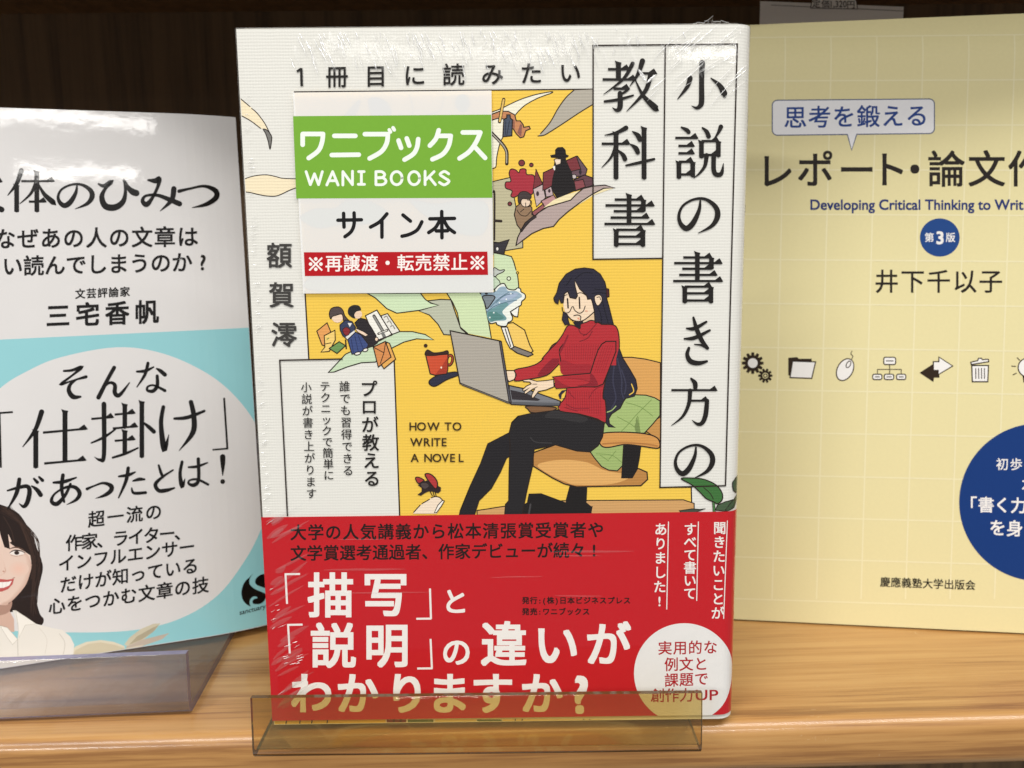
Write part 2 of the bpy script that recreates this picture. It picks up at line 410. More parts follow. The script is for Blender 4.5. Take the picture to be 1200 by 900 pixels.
MIN = {
 '小': [('c',[(51,3,10),(50,40,9),(50,80,9.5),(47,90,8),(40,94,5),(31,90,1)]),('c',[(28,34,9),(22,52,7),(4,76,1.5)]),('c',[(68,34,2),(84,48,8),(93,64,11),(94,70,6)])],
 '説': [('c',[(14,2,3),(24,7,7),(28,11,7)]),('h',2,22,45,22),('h',8,37,38,37),('h',8,51,38,51),('v',9,66,9,99),('h',9,67,36,67),('v',36,66,36,96),('h',9,91,36,91),
        ('c',[(55,3,3),(63,10,7),(67,19,8)]),('c',[(91,1,8),(86,12,5),(77,25,1.5)]),('v',53,27,53,60),('h',53,28,86,28),('v',86,27,86,58),('h',53,54,86,54),
        ('c',[(63,55,8),(60,74,6),(50,88,4),(38,98,1)]),('c',[(77,55,8),(77,82,8),(82,91,8),(92,89,7),(96,70,1)])],
 'の': [('c',[(55,16,3),(52,40,6),(38,72,9),(22,86,9),(8,74,7),(4,52,5),(14,28,4),(40,12,4),(68,12,5),(92,32,8),(96,56,9),(82,80,6),(50,98,1)])],
 '書': [('v',50,0,50,58),('h',22,11,78,11),('v',78,10,78,34),('h',4,22,98,22),('h',20,33,78,33),('h',14,45,88,45),('h',2,57,99,57),('v',25,67,25,100),('h',25,68,77,68),('v',77,67,77,100),('h',25,81,77,81),('h',25,95,77,95)],
 'き': [('c',[(12,24,3),(40,24,7),(82,10,4)]),('c',[(4,46,3),(40,44,7),(94,28,4)]),('c',[(36,1,4),(48,26,8),(66,50,8),(86,66,6)]),('c',[(86,66,6),(66,60,4),(40,58,2)]),('c',[(20,66,5),(14,80,7),(26,94,9),(54,98,8),(84,94,4)])],
 '方': [('c',[(44,1,4),(52,10,9),(53,20,8)]),('h',2,25,98,25),('c',[(42,26,8),(39,54,7),(26,80,5),(2,99,1)]),('h',42,47,79,47),('c',[(78,47,8),(75,76,9),(68,93,8),(58,96,6),(46,88,1)])],
 '教': [('h',10,17,48,17),('v',29,2,29,38),('h',0,37,60,37),('c',[(55,6,7),(38,36,5),(2,66,1)]),('h',20,55,48,55),('c',[(48,55,4),(40,62,4),(32,66,3)]),('c',[(32,64,8),(32,90,9),(26,97,6),(18,92,1)]),('c',[(4,80,4),(30,76,5),(56,68,3)]),
        ('c',[(73,1,9),(65,26,6),(50,50,1)]),('h',66,25,98,25),('c',[(88,26,8),(78,60,7),(44,99,1)]),('c',[(60,38,2),(74,68,6),(96,92,11),(99,95,4)])],
 '科': [('c',[(46,3,8),(28,12,5),(6,17,1.5)]),('h',0,33,52,33),('v',27,11,27,100),('c',[(27,34,5),(18,58,4),(0,78,1)]),('c',[(29,44,2),(40,54,7),(44,62,8)]),('c',[(58,10,2),(68,17,8),(72,25,8)]),('c',[(54,34,2),(64,41,8),(68,49,8)]),('c',[(46,74,3),(70,69,5),(99,62,4)]),('v',80,1,80,100)],
 '文': [('c',[(48,2,4),(54,18,8)]),('h',4,26,96,26),('c',[(70,28,8),(50,68,6),(4,97,1)]),('c',[(28,30,2),(52,70,6),(96,96,9)])],
 '体': [('c',[(30,1,9),(20,32,7),(1,60,1.5)]),('v',20,34,20,100),('h',30,26,99,26),('v',63,1,63,100),('c',[(62,28,7),(50,56,5),(27,80,1.5)]),('c',[(64,28,2),(78,56,7),(97,76,10),(99,78,5)]),('h',46,75,82,75)],
 'ひ': [('c',[(3,20,3),(16,26,6),(34,14,7),(20,34,5),(11,60,8),(20,88,10),(44,92,10),(64,74,8),(70,42,5),(66,8,3)]),('c',[(66,8,4),(76,30,7),(88,44,10),(97,48,10)])],
 'み': [('c',[(18,12,3),(36,14,8),(45,10,8),(42,30,5),(28,62,5),(14,80,8),(4,70,6),(12,56,4),(40,54,5),(70,66,7),(96,78,8)]),('c',[(82,36,8),(76,68,7),(48,98,1)])],
 'つ': [('c',[(1,34,6),(28,24,4),(64,14,5),(92,30,9),(94,56,9),(70,82,7),(34,96,1)])],
 'そ': [('c',[(22,10,4),(48,10,5),(78,4,7),(52,24,4),(12,50,5),(50,42,3),(94,34,6)]),('c',[(66,38,3),(44,52,6),(38,72,8),(52,92,9),(76,94,4)])],
 'ん': [('c',[(52,1,7),(34,36,7),(6,96,8)]),('c',[(6,96,5),(22,64,4),(40,50,5),(54,60,7),(54,86,8),(68,94,7),(97,56,2)])],
 'な': [('c',[(4,26,4),(32,26,6),(58,16,3)]),('c',[(40,2,6),(30,38,6),(4,76,2)]),('c',[(68,22,3),(80,30,7),(95,44,8)]),('c',[(70,46,6),(70,78,7),(56,94,7),(38,90,5),(40,78,4),(60,76,4),(95,96,6)])],
 '仕': [('c',[(30,1,9),(20,32,7),(1,60,1.5)]),('v',21,32,21,100),('h',32,38,99,38),('v',66,1,66,92),('h',34,93,97,93)],
 '掛': [('h',0,24,34,24),('c',[(20,0,9),(20,88,8),(14,97,6),(5,91,1)]),('c',[(0,66,3),(20,58,5),(38,46,3)]),('h',37,20,68,20),('v',53,2,53,46),('h',34,44,72,44),('h',37,66,68,66),('v',53,48,53,92),('c',[(34,95,4),(54,90,5),(74,82,3)]),('v',80,0,80,100),('c',[(82,38,3),(90,46,7),(99,56,8)])],
 'け': [('c',[(10,6,6),(5,40,7),(12,92,9),(22,64,1)]),('c',[(34,32,4),(62,32,6),(99,22,4)]),('c',[(70,1,7),(76,30,8),(74,64,8),(44,99,1)])],
 'が': [('c',[(4,36,3),(38,28,6),(58,28,7),(64,46,8),(58,80,8),(48,94,6),(35,82,1)]),('c',[(36,2,7),(28,48,7),(4,98,2)]),('c',[(70,28,3),(84,42,7),(94,60,8)]),('c',[(76,4,4),(85,17,6)]),('c',[(90,0,4),(99,12,6)])],
 'あ': [('c',[(12,22,4),(46,22,7),(84,12,3)]),('c',[(42,0,7),(38,44,7),(46,90,4)]),('c',[(66,32,5),(50,66,6),(24,94,8),(6,84,7),(16,60,4),(50,42,5),(80,44,7),(95,66,8),(84,86,6),(54,100,1)])],
 'っ': [('c',[(1,38,8),(28,24,5),(64,12,7),(94,32,12),(94,60,12),(70,84,9),(34,98,1)])],
 'た': [('c',[(4,26,4),(36,24,7),(60,16,3)]),('c',[(36,0,7),(28,44,7),(3,99,3)]),('c',[(52,46,3),(74,42,7),(92,44,4)]),('c',[(48,70,3),(56,88,6),(96,90,6)])],
 'と': [('c',[(24,2,5),(34,30,7),(42,46,6)]),('c',[(86,24,4),(40,46,6),(10,70,9),(24,94,9),(56,96,9),(92,90,4)])],
 'は': [('c',[(12,6,6),(5,50,7),(12,94,9),(22,68,1)]),('c',[(34,28,4),(62,28,6),(97,18,3)]),('c',[(66,1,7),(67,76,7),(52,95,8),(34,88,5),(38,76,4),(64,76,5),(99,98,5)])],
 '！': [('c',[(50,2,42),(52,30,34),(50,70,6)]),('c',[(50,92,36),(50,93,36)])],
}
BLK = (28, 25, 23)

# ------------------------------------------------------------------ book bodies
def book_body(root, W, H, T, names, cover_mat, bend, cuts_x, cuts_z, spine_right, origin_right=False):
    """front cover sheet (curved where the book is), back cover, spine and page block"""
    x0, x1 = (-W, 0.0) if origin_right else (0.0, W)
    th = 0.0004
    bm = bmesh.new()
    xs = sorted({x0, x1, *[c for c in cuts_x if x0 < c < x1]}); zs = sorted({0.0, H, *[c for c in cuts_z if 0 < c < H]})
    fr = [[bm.verts.new((x, bend(x, z), z)) for z in zs] for x in xs]
    bk = [[bm.verts.new((x, bend(x, z)+th, z)) for z in zs] for x in xs]
    for i in range(len(xs)-1):
        for j in range(len(zs)-1):
            bm.faces.new((fr[i][j], fr[i+1][j], fr[i+1][j+1], fr[i][j+1])); bm.faces.new((bk[i][j], bk[i][j+1], bk[i+1][j+1], bk[i+1][j]))
    for j in range(len(zs)-1):
        bm.faces.new((fr[0][j], fr[0][j+1], bk[0][j+1], bk[0][j])); bm.faces.new((fr[-1][j], bk[-1][j], bk[-1][j+1], fr[-1][j+1]))
    for i in range(len(xs)-1):
        bm.faces.new((fr[i][0], bk[i][0], bk[i+1][0], fr[i+1][0])); bm.faces.new((fr[i][-1], fr[i+1][-1], bk[i+1][-1], bk[i][-1]))
    # spine and back board
    if spine_right: box(bm, x1-th, x1, bend(x1, 0)+th*1.02, T-0.0005, 0, H-max(bend(x1, H), 0)*0.2)
    else: box(bm, x0, x0+th, bend(x0, 0)+th*1.02, T-0.0005, 0, H-bend(x0, H)*0.2)
    box(bm, x0, x1, T-0.00045, T, 0, H)
    bmesh.ops.recalc_face_normals(bm, faces=bm.faces)
    cover = bm_obj('cover', bm, cover_mat, root)
    bm = bmesh.new(); d = 0.0030
    a, b = (x0+0.001, x1-d) if spine_right else (x0+d, x1-0.001)
    v, _ = box(bm, a, b, th*1.5 + 0.0001 + max(0, bend(b, H*0.5) if spine_right else 0), T-th*1.5, 0.0008, H-0.0008-0.0)
    for q in v:
        if q.co.y < T/2 and q.co.z > H/2: q.co.z -= max(0, bend(0.01, H))*0.0; q.co.y += max(0, bend(0.01, H))
    bm_obj('page_block', bm, PAGE, root)
    return cover

# ================================================================== centre book
CW, CH, CT = 0.1305, 0.188, 0.019
RAD = 0.0045
def cbend(x, z):
    u = x-(CW-RAD)
    return 0.0 if u <= 0 else RAD - math.sqrt(max(RAD*RAD-min(u, RAD)**2, 0))
ccuts = [CW-RAD+RAD*math.sin(R(a)) for a in (0, 15, 28, 40, 51, 61, 70, 78, 84)]
novel = empty('wrapped_book', (-0.06841, 0.2345, 0.0021), 0.79, 0.32)
tag(novel, 'white and yellow shrink-wrapped novel-writing guide with red paper band, in the middle', 'book')
WHITE = (226, 225, 219)
cov = book_body(novel, CW, CH, CT, None, ink(WHITE), cbend, ccuts, [], True)
A = Painter(novel, ccuts, [], cbend, 0.00003, 'laid')
A.clip = (0.0002, CW-0.0001, 0.0002, CH-0.0002)
YEL = (238, 199, 82); OUT = (42, 30, 24)

Z1, Z2, Z3, Z4 = Z(570,95,8.571), Z(570,185,7.5), Z(500,280,7.5), Z(350,335,6)
Z5, Z6, Z7, Z8 = Z(480,370,6), Z(630,300,7.5), Z(590,400,6), Z(530,470,4.8)
Z9, Z10, Z11 = Z(700,530,6.667), Z(460,540,12), Z(270,90,6)
GREEN, GREY, CREAM = (203, 221, 182), (176, 170, 158), (240, 226, 194)
# --- yellow picture panel with its black frame
A.part('picture_panel', cov)
A.poly(PX, [(345,108.2),(694.6,105.2),(694.8,303.6),(776.3,302.6),(773.4,571),(810,571),(811,612),(468.5,612),(462,421),(362,421)], YEL)
A.line(PX, [(345,107.8),(694.6,104.6)], 1.7, OUT); A.line(PX, [(357.5,342),(362,421)], 1.7, OUT)
A.line(PX, [(462,422),(468.6,610)], 1.7, OUT); A.line(PX, [(810,571),(811,606)], 1.5, OUT); A.line(PX, [(773,571),(810,571)], 1.4, OUT)
A.part('cover_foot_print', cov)
A.poly(PX, [(320,843),(452,843),(452,862),(320,862)], (214,178,70)); A.poly(PX, [(453,843),(476,843),(476,862),(453,862)], (120,50,40))
A.poly(PX, [(478,843),(508,843),(508,862),(478,862)], (96,112,74)); A.poly(PX, [(510,843),(558,843),(558,862),(510,862)], (216,196,140))
A.poly(PX, [(559,843),(588,843),(588,862),(559,862)], (96,112,74)); A.poly(PX, [(589,843),(770,843),(770,862),(589,862)], (222,196,120))
for x in (336,352,366,384,462,470,604,612,684,691): A.line(PX, [(x,843),(x-3,862)], 1.4, OUT)
# --- loose sheets of paper flying over the panel
A.part('flying_paper_drawing', cov)
A.poly(Z11, [(40,130),(58,142),(100,178),(160,226),(215,285),(250,335),(272,385),(240,372),(218,364),(160,322),(62,265),(40,256)], CREAM)
A.line(Z11, [(40,128),(58,142),(100,178),(138,210)], 1.1, OUT); A.line(Z11, [(150,222),(190,258),(240,325),(274,390),(288,420)], 1.1, OUT); A.line(Z11, [(40,258),(62,266),(140,308),(212,362)], 1.1, OUT)
A.poly(Z11, [(232,368),(262,378),(288,415),(290,445),(279,508),(265,450),(248,400)], (120,118,114), smooth=True, ol=1.1)
A.part('flying_paper_drawing', cov)
A.poly(Z11, [(86,722),(140,702),(200,692),(260,690),(320,702),(370,714),(470,718),(470,780),(420,796),(330,836),(260,836),(190,824),(140,812),(86,808)], CREAM)
A.line(Z11, [(86,724),(140,704),(200,692),(260,690),(320,702),(370,714),(470,718)], 1.1, OUT); A.line(Z11, [(86,808),(140,814),(200,828),(260,838),(330,836),(420,796),(470,778)], 1.1, OUT)
A.part('flying_paper_drawing', cov)
A.poly(Z1, [(40,330),(60,308),(150,275),(330,190),(500,135),(650,108),(650,122),(520,170),(400,235),(330,295),(285,350),(230,420),(170,560),(130,640),(100,780),(95,860),(40,880)], (238,234,214))
A.line(Z1, [(60,310),(150,275),(330,190),(500,135),(650,108),(650,122),(520,170),(400,235),(330,295),(288,345)], 1.2, OUT); A.line(Z1, [(175,545),(135,630),(105,760),(95,860),(60,880)], 1.2, OUT)
A.part('flying_paper_drawing', cov)
A.poly(Z1, [(880,92),(1070,85),(1068,235),(930,320),(780,420),(640,510),(575,545),(520,552),(560,510),(640,415),(720,275),(800,165)], GREY, ol=0)
A.line(Z1, [(880,92),(800,165),(720,275),(640,415),(545,528)], 1.3, OUT); A.line(Z1, [(1068,235),(930,320),(780,420),(640,510),(575,545),(518,552)], 1.3, OUT)
A.part('flying_paper_drawing', cov)
A.poly(Z2, [(50,210),(210,172),(320,745),(320,790),(165,816),(50,850)], (188,182,150), ol=1.2)
A.part('flying_paper_drawing', cov)
A.poly(Z3, [(590,120),(745,155),(785,280),(800,310),(812,440),(590,470)], GREEN); A.line(Z3, [(590,122),(690,140),(745,155),(765,200),(785,272)], 1.3, OUT, smooth=False); A.line(Z3, [(798,312),(806,380),(810,432)], 1.3, OUT)
A.ell(Z3, 798,298,10,10,YEL,ol=1); A.ell(Z3, 722,348,16,16,(222,232,205),ol=1)
A.poly(Z3, [(590,255),(640,275),(682,270),(672,290),(620,315),(590,345)], (190,196,190), smooth=True, ol=1.1)
A.part('flying_paper_drawing', cov)
A.poly(Z4, [(468,44),(540,85),(620,160),(690,192),(850,172),(985,136),(930,122),(890,95),(850,44)], (205,225,188), ol=1.3)
A.part('flying_paper_drawing', cov)
A.poly(Z4, [(905,105),(1000,95),(1070,98),(1140,300),(1190,345),(1060,345),(1020,342),(980,270),(920,205),(845,176),(985,136),(935,122)], (186,190,170), ol=1.3)
A.part('flying_paper_drawing', cov)
A.poly(Z3, [(170,466),(230,560),(270,650),(295,775),(360,830),(568,870),(545,700),(475,466)], (206,223,180)); A.line(Z3, [(170,466),(230,560),(270,650),(295,775),(360,830)], 1.3, OUT, smooth=False); A.line(Z3, [(475,466),(525,630),(568,870)], 1.3, OUT)
A.part('flying_paper_drawing', cov)
A.poly(Z4, [(210,608),(260,555),(330,480),(420,440),(560,370),(700,322),(800,322),(890,342),(950,380),(830,372),(740,395),(650,440),(540,535),(440,540),(340,570),(250,605)], (200,220,188), smooth=False, ol=1.3)
A.part('covered_drawing', cov)
ZG = Z(340,95,5)
A.poly(ZG, [(60,800),(150,750),(260,745),(330,700),(420,690),(560,760),(480,830),(300,840),(160,860)], (120,170,150), smooth=True, ol=1); A.poly(ZG, [(460,110),(520,100),(570,130),(590,190),(540,240),(480,200)], (96,120,150), smooth=True, ol=1)
A.poly(ZG, [(330,190),(410,110),(380,200),(300,260)], (110,110,100), smooth=True, ol=1); A.ell(ZG, 1010,130,40,50,(90,130,130), ol=1); A.poly(ZG, [(700,700),(860,720),(1060,690),(1160,740),(1120,900),(900,860)], (150,190,190), smooth=True, ol=1)
A.poly(ZG, [(160,1120),(300,1060),(600,1100),(900,1160),(1150,1120),(1150,1230),(160,1230)], (196,214,190), smooth=True, ol=1); A.line(ZG, [(700,80),(720,180),(690,260)], 1, OUT); A.line(ZG, [(900,90),(880,170),(800,200)], 1, OUT)
# --- clothes, bottle and tools in the top corner
A.part('tool_drawing', cov)
A.poly(Z1, [(50,335),(130,305),(220,305),(285,340),(300,400),(340,400),(370,440),(375,465),(430,455),(440,480),(395,500),(375,560),(340,570),(300,530),(270,480),(170,380),(110,375),(50,395)], (196,134,92), ol=1.3)
A.poly(Z1, [(310,520),(340,430),(360,440),(350,560)], (140,92,82)); A.poly(Z1, [(240,370),(285,395),(285,480),(250,470)], (150,98,78))
A.poly(Z1, [(175,385),(205,370),(205,340),(238,340),(240,372),(262,390),(255,550),(165,560)], (72,82,100), ol=1.4); A.line(Z1, [(195,400),(190,540)], 1, (44,48,60)); A.line(Z1, [(232,400),(205,545)], 1, (44,48,60))
A.line(Z1, [(174,185),(132,408)], 4.0, OUT); A.line(Z1, [(173,190),(134,403)], 2.2, (222,186,104))
A.line(Z1, [(50,520),(130,600),(180,660),(205,720),(205,830)], 4.0, OUT); A.line(Z1, [(50,522),(128,602),(178,662),(202,722),(203,820)], 1.4, (170,164,150))
# --- little town, man in a round hat, splash and kneeling figure on a sheet
A.part('town_drawing', cov)
MAR, PLUM = (122,52,58), (104,78,88)
for x, y, r in ((310,45,26),(395,62,16),(206,404,17)): A.ell(Z2, x, y, r, r, MAR, ol=1.1)
A.poly(Z2, [(200,140),(215,100),(255,105),(285,130),(300,100),(345,100),(355,145),(420,160),(415,290),(380,330),(330,300),(250,345),(215,335),(225,290),(170,265),(170,215),(215,205)], (166,48,62), smooth=True, ol=1.2)
A.poly(Z2, [(435,100),(495,230),(410,275)], MAR, ol=1.1); A.poly(Z2, [(410,275),(495,232),(520,350),(480,390),(440,430)], (196,176,176), ol=1.1); A.ell(Z2, 450,315,13,22,(60,44,52))
A.poly(Z2, [(500,130),(600,85),(610,250),(495,285)], MAR, ol=1.1); A.poly(Z2, [(515,282),(570,250),(590,330),(525,345)], (190,168,172), ol=1.1); A.ell(Z2, 553,290,11,17,(60,44,52))
A.poly(Z2, [(480,380),(590,325),(620,370),(520,440)], (186,140,142), ol=1.1); A.poly(Z2, [(400,480),(500,405),(512,440),(420,510)], (150,88,92), ol=1.1)
A.poly(Z2, [(700,25),(800,-15),(885,100),(870,155),(760,170)], PLUM, ol=1.2); A.poly(Z2, [(700,25),(790,-15),(830,100),(740,120)], MAR, ol=1.1); A.ell(Z2, 825,125,12,24,(46,36,46)); A.ell(Z2, 770,165,22,20,(196,186,186), ol=1)
A.poly(Z2, [(760,200),(860,150),(930,175),(942,240),(780,290)], (98,64,72), ol=1.3); A.poly(Z2, [(770,205),(850,190),(870,255),(785,285)], (136,72,78), ol=1)
A.poly(Z2, [(600,20),(640,-5),(700,0),(700,40),(750,120),(780,290),(620,360),(570,270),(580,180),(600,100),(590,80)], (28,24,26), smooth=False)
A.poly(Z1, [(680,790),(700,780),(750,785),(745,830),(700,845),(692,820)], (238,218,196), ol=0.9); A.poly(Z1, [(640,745),(690,735),(690,690),(715,665),(765,662),(795,690),(800,735),(830,750),(815,768),(730,775),(650,770)], (26,22,24))
A.poly(Z1, [(665,860),(690,850),(690,895),(680,895)], (240,236,228))
A.poly(Z2, [(500,440),(590,370),(700,325),(830,285),(1130,262),(950,325),(830,400),(700,470),(560,420)], (238,224,180))
A.poly(Z2, [(260,770),(275,700),(300,650),(380,560),(460,480),(540,430),(740,372),(790,320),(850,270),(940,248),(1040,240),(1130,264),(1030,268),(930,320),(840,380),(720,470),(640,540),(590,602),(500,620),(400,665),(320,725)], (178,160,156), ol=1.4)
A.poly(Z2, [(245,500),(260,430),(300,400),(370,400),(400,440),(400,500),(430,510),(310,640),(270,590)], (146,118,92), ol=1.2)
A.poly(Z2, [(300,640),(340,570),(420,505),(440,520),(370,570),(310,650)], (52,44,48), ol=1)
A.ell(Z2, 345,390,42,42,(232,208,184), ol=1); A.poly(Z2, [(285,400),(278,340),(300,302),(350,298),(390,325),(385,360),(330,360),(310,365)], (66,56,56), smooth=True, ol=1)
A.line(Z2, [(360,370),(395,380),(390,420),(350,430),(345,395)], 0.9, OUT); A.line(Z2, [(270,460),(300,500),(350,510),(390,470)], 0.9, OUT); A.line(Z2, [(330,450),(300,475)], 0.9, OUT)
A.poly(Z2, [(66,740),(110,745),(200,718),(160,815),(155,850),(66,830)], (52,50,56), ol=1.2); A.ell(Z2, 96,800,10,14,(228,226,220)); A.line(Z2, [(60,300),(72,330),(70,720)], 2, OUT); A.line(Z2, [(75,552),(130,556)], 3, OUT)
# --- water splash and falling book
A.part('splash_drawing', cov)
A.poly(Z3, [(760,735),(860,800),(905,930),(935,985),(880,1030),(790,1000),(735,960),(660,780),(700,745)], (238,200,104), ol=1.3)
A.poly(Z3, [(655,775),(710,775),(760,930),(770,965),(735,965),(700,900)], (238,236,228), ol=1.3); A.line(Z3, [(690,790),(738,945)], 1.2, OUT)
A.poly(Z3, [(740,965),(775,945),(920,1000),(935,1015),(890,1035),(800,1005)], (128,122,116), ol=1.3)
FOAM = (236,240,232)
A.poly(Z3, [(592,470),(600,440),(640,402),(680,392),(702,425),(720,442),(772,448),(800,430),(825,440),(830,465),(862,485),(866,520),(835,550),(830,580),(800,600),(770,640),(740,650),(755,690),(745,720),(715,735),(700,765),(650,765),(615,750),(610,735),(550,735),(520,610),(490,500),(475,470)], FOAM, smooth=True, ol=1.3, n=4)
A.poly(Z3, [(480,470),(592,470),(640,425),(690,420),(715,455),(790,460),(840,500),(800,530),(740,570),(690,610),(665,645),(700,690),(690,715),(610,720),(550,725),(520,610)], (150,174,192), smooth=True, n=4)
A.poly(Z3, [(530,640),(600,600),(680,560),(720,575),(665,640),(700,690),(690,712),(610,718),(550,725)], (110,152,156), smooth=True, n=4); A.poly(Z3, [(620,520),(700,480),(800,480),(760,520),(680,540)], (166,182,206), smooth=True)
A.poly(Z3, [(540,650),(600,640),(640,660),(680,690),(640,712),(560,715)], (86,134,130), smooth=True)
for a in ([(530,640),(600,590),(700,555),(790,540)],[(560,600),(640,520),(720,470)],[(610,560),(680,500),(760,480)]): A.line(Z3, a, 0.9, (88,118,134))
for x, y in ((590,648),(555,690),(700,530),(740,480),(640,560)): A.ell(Z3, x, y, 7, 7, (232,240,240))
A.poly(Z3, [(492,505),(560,496),(600,510),(580,550),(530,612),(510,560)], (122,132,140), smooth=True, ol=1.3); A.ell(Z3, 525,480,14,9,(56,56,62))
A.poly(Z3, [(735,640),(790,605),(812,590),(800,685),(770,680),(750,660)], (240,240,232), ol=1.3)
# --- students back to back with books and envelopes
A.part('student_drawing', cov)
A.poly(Z4, [(128,318),(200,260),(225,320),(235,380),(180,420),(165,415)], (226,160,92), ol=1.2); A.poly(Z4, [(180,350),(255,312),(258,380),(215,460),(158,465),(185,430)], (240,206,120), ol=1.2); A.line(Z4, [(190,408),(228,400)], 1, OUT); A.line(Z4, [(200,375),(212,368)], 1.3, (110,140,70))
A.poly(Z4, [(215,440),(285,392),(330,420),(270,475)], (110,150,88), ol=1.2)
A.poly(Z4, [(580,210),(625,195),(712,320),(660,340),(610,300)], (232,230,222), ol=1.2)
for i in range(3): A.line(Z4, [(602+22*i,222+33*i),(618+22*i,213+33*i),(632+22*i,236+33*i)], 1.4, (150,148,140))
A.poly(Z4, [(470,210),(550,170),(655,340),(560,390),(520,330)], (240,238,230), ol=1.3)
A.line(Z4, [(530,212),(590,315)], 3.8, OUT); A.line(Z4, [(530,215),(588,312)], 2.2, (140,140,136)); A.line(Z4, [(562,336),(622,312)], 3, OUT); A.line(Z4, [(566,334),(619,313)], 1.4, (214,212,204)); A.line(Z4, [(592,335),(604,360)], 4, (120,120,118)); A.line(Z4, [(560,380),(655,345)], 1.4, OUT)
A.poly(Z4, [(395,260),(430,225),(470,235),(510,290),(545,350),(555,400),(520,425),(470,440),(430,330)], (42,38,42), ol=1)
A.ell(Z4, 415,200,32,30,(236,206,180)); A.poly(Z4, [(348,195),(352,155),(385,135),(425,140),(438,170),(405,182),(392,205),(398,228),(375,222)], (36,34,36), smooth=True)
A.ell(Z4, 273,222,40,36,(240,212,188)); A.poly(Z4, [(225,230),(216,195),(232,158),(280,148),(310,170),(325,210),(360,250),(390,280),(385,300),(340,260),(318,250),(305,200),(260,208),(238,215)], (84,70,70), smooth=True, ol=1.1)
A.poly(Z4, [(290,275),(330,240),(375,250),(400,290),(390,320),(340,375),(310,350),(292,310)], (54,62,92), ol=1.1); A.poly(Z4, [(345,260),(375,262),(360,290)], (230,228,224)); A.poly(Z4, [(330,360),(392,312),(400,330),(345,378)], (230,228,224))
A.poly(Z4, [(310,310),(335,290),(362,310),(350,345),(325,345)], (136,42,48), smooth=True, ol=0.8)
A.poly(Z4, [(345,378),(400,325),(440,345),(490,410),(485,430),(430,470),(375,480)], (62,78,128), ol=1.1)
for a in ([(370,375),(385,470)],[(395,350),(420,465)],[(420,350),(455,445)]): A.line(Z4, a, 0.8, (38,48,88))
A.poly(Z4, [(395,295),(455,320),(490,345),(470,355),(415,325)], (240,214,190), ol=0.9); A.line(Z4, [(330,380),(335,440)], 1.6, OUT)
A.ell(Z4, 415,475,22,10,(238,234,226), rot=-15, ol=1.1); A.ell(Z4, 470,450,18,11,(238,234,226), rot=-20, ol=1.1); A.ell(Z4, 548,375,12,14,(240,214,190), ol=0.9)
A.poly(Z4, [(620,395),(640,405),(682,515),(600,582),(585,560)], (226,170,90), ol=1.2); A.poly(Z4, [(525,430),(610,390),(650,500),(560,570)], (212,142,84), ol=1.3); A.line(Z4, [(528,432),(600,470),(612,392)], 1, OUT, smooth=False); A.line(Z4, [(600,470),(575,545)], 1, OUT)
# --- mug
A.part('mug_drawing', cov)
A.poly(Z4, [(920,690),(925,660),(990,625),(1100,605),(1125,625),(1040,660),(960,705)], (44,46,66), smooth=True, ol=1.3)
A.ell(Z4, 1062,522,26,42,(176,70,44), rot=12, ol=1.2); A.ell(Z4, 1062,522,12,27,YEL, rot=12, ol=1)
A.poly(Z4, [(892,480),(1050,475),(1048,590),(1040,618),(960,628),(925,618)], (202,80,50), ol=1.3); A.poly(Z4, [(1010,560),(1047,500),(1046,590),(1038,615),(960,625)], (168,60,40))
A.poly(Z4, [(890,485),(905,450),(950,470),(1010,465),(1045,455),(1050,478),(1000,484),(940,490)], (56,34,30), smooth=True, ol=1.1); A.ell(Z4, 893,420,11,11,(60,34,28), ol=0.8); A.ell(Z4, 1003,574,6,7,(240,220,200))
# --- armchair, cushion
A.part('chair_drawing', cov)
TAN, TAN2, BRN = (216,162,92), (184,132,72), (28,25,26)
A.poly(Z8, [(140,615),(300,590),(620,560),(1300,555),(1360,575),(1360,640),(140,640)], (206,160,104), ol=1.2)
A.poly(Z7, [(838,112),(900,112),(1000,125),(1103,150),(1103,620),(990,640),(800,400)], TAN, ol=1.3); A.poly(Z7, [(1000,630),(1060,560),(1103,530),(1103,700)], (196,144,80), ol=1.2)
A.poly(Z8, [(430,520),(500,518),(640,570),(700,600),(790,590),(780,640),(300,640),(420,570)], BRN)
A.poly(Z8, [(660,475),(760,470),(755,570),(780,590),(785,640),(630,640),(640,550)], BRN)
A.poly(Z8, [(455,290),(580,245),(780,280),(850,340),(1050,380),(1095,400),(1098,440),(1060,475),(900,478),(700,482),(630,465),(560,430),(455,365)], TAN2, ol=1.5)
A.poly(Z8, [(480,365),(530,340),(640,330),(760,345),(860,390),(1000,420),(900,465),(700,470),(640,455),(560,420)], (222,172,104), smooth=True)
A.poly(Z7, [(730,500),(850,400),(920,375),(1000,378),(1060,395),(1100,418),(1100,520),(1050,580),(990,645),(690,650)], (164,186,118), ol=1.3)
A.poly(Z7, [(605,770),(650,735),(700,690),(850,690),(850,860),(800,910),(740,905),(690,880),(640,820)], (158,180,112), ol=1.3)
for a in ([(860,430),(960,460),(1050,525)],[(1040,410),(940,510),(870,590),(830,630)],[(800,530),(900,585),(960,640)],[(930,560),(945,530),(960,640)],[(680,800),(740,840)],[(740,830),(790,770)],[(650,790),(760,800),(830,850)]): A.line(Z7, a, 0.8, (120,146,80))
A.poly(Z7, [(920,600),(940,535),(965,640),(930,640)], (120,140,84))
A.poly(Z7, [(845,700),(970,700),(955,820),(940,900),(905,960),(830,960)], BRN, ol=1)
A.poly(Z7, [(668,690),(680,660),(720,642),(850,638),(1000,650),(1075,675),(1098,710),(1095,745),(1060,750),(960,735),(850,725),(740,745),(690,735)], (210,152,84), smooth=True, ol=1.5); A.line(Z7, [(700,720),(850,712),(1000,722),(1080,735)], 2.0, (178,122,66))
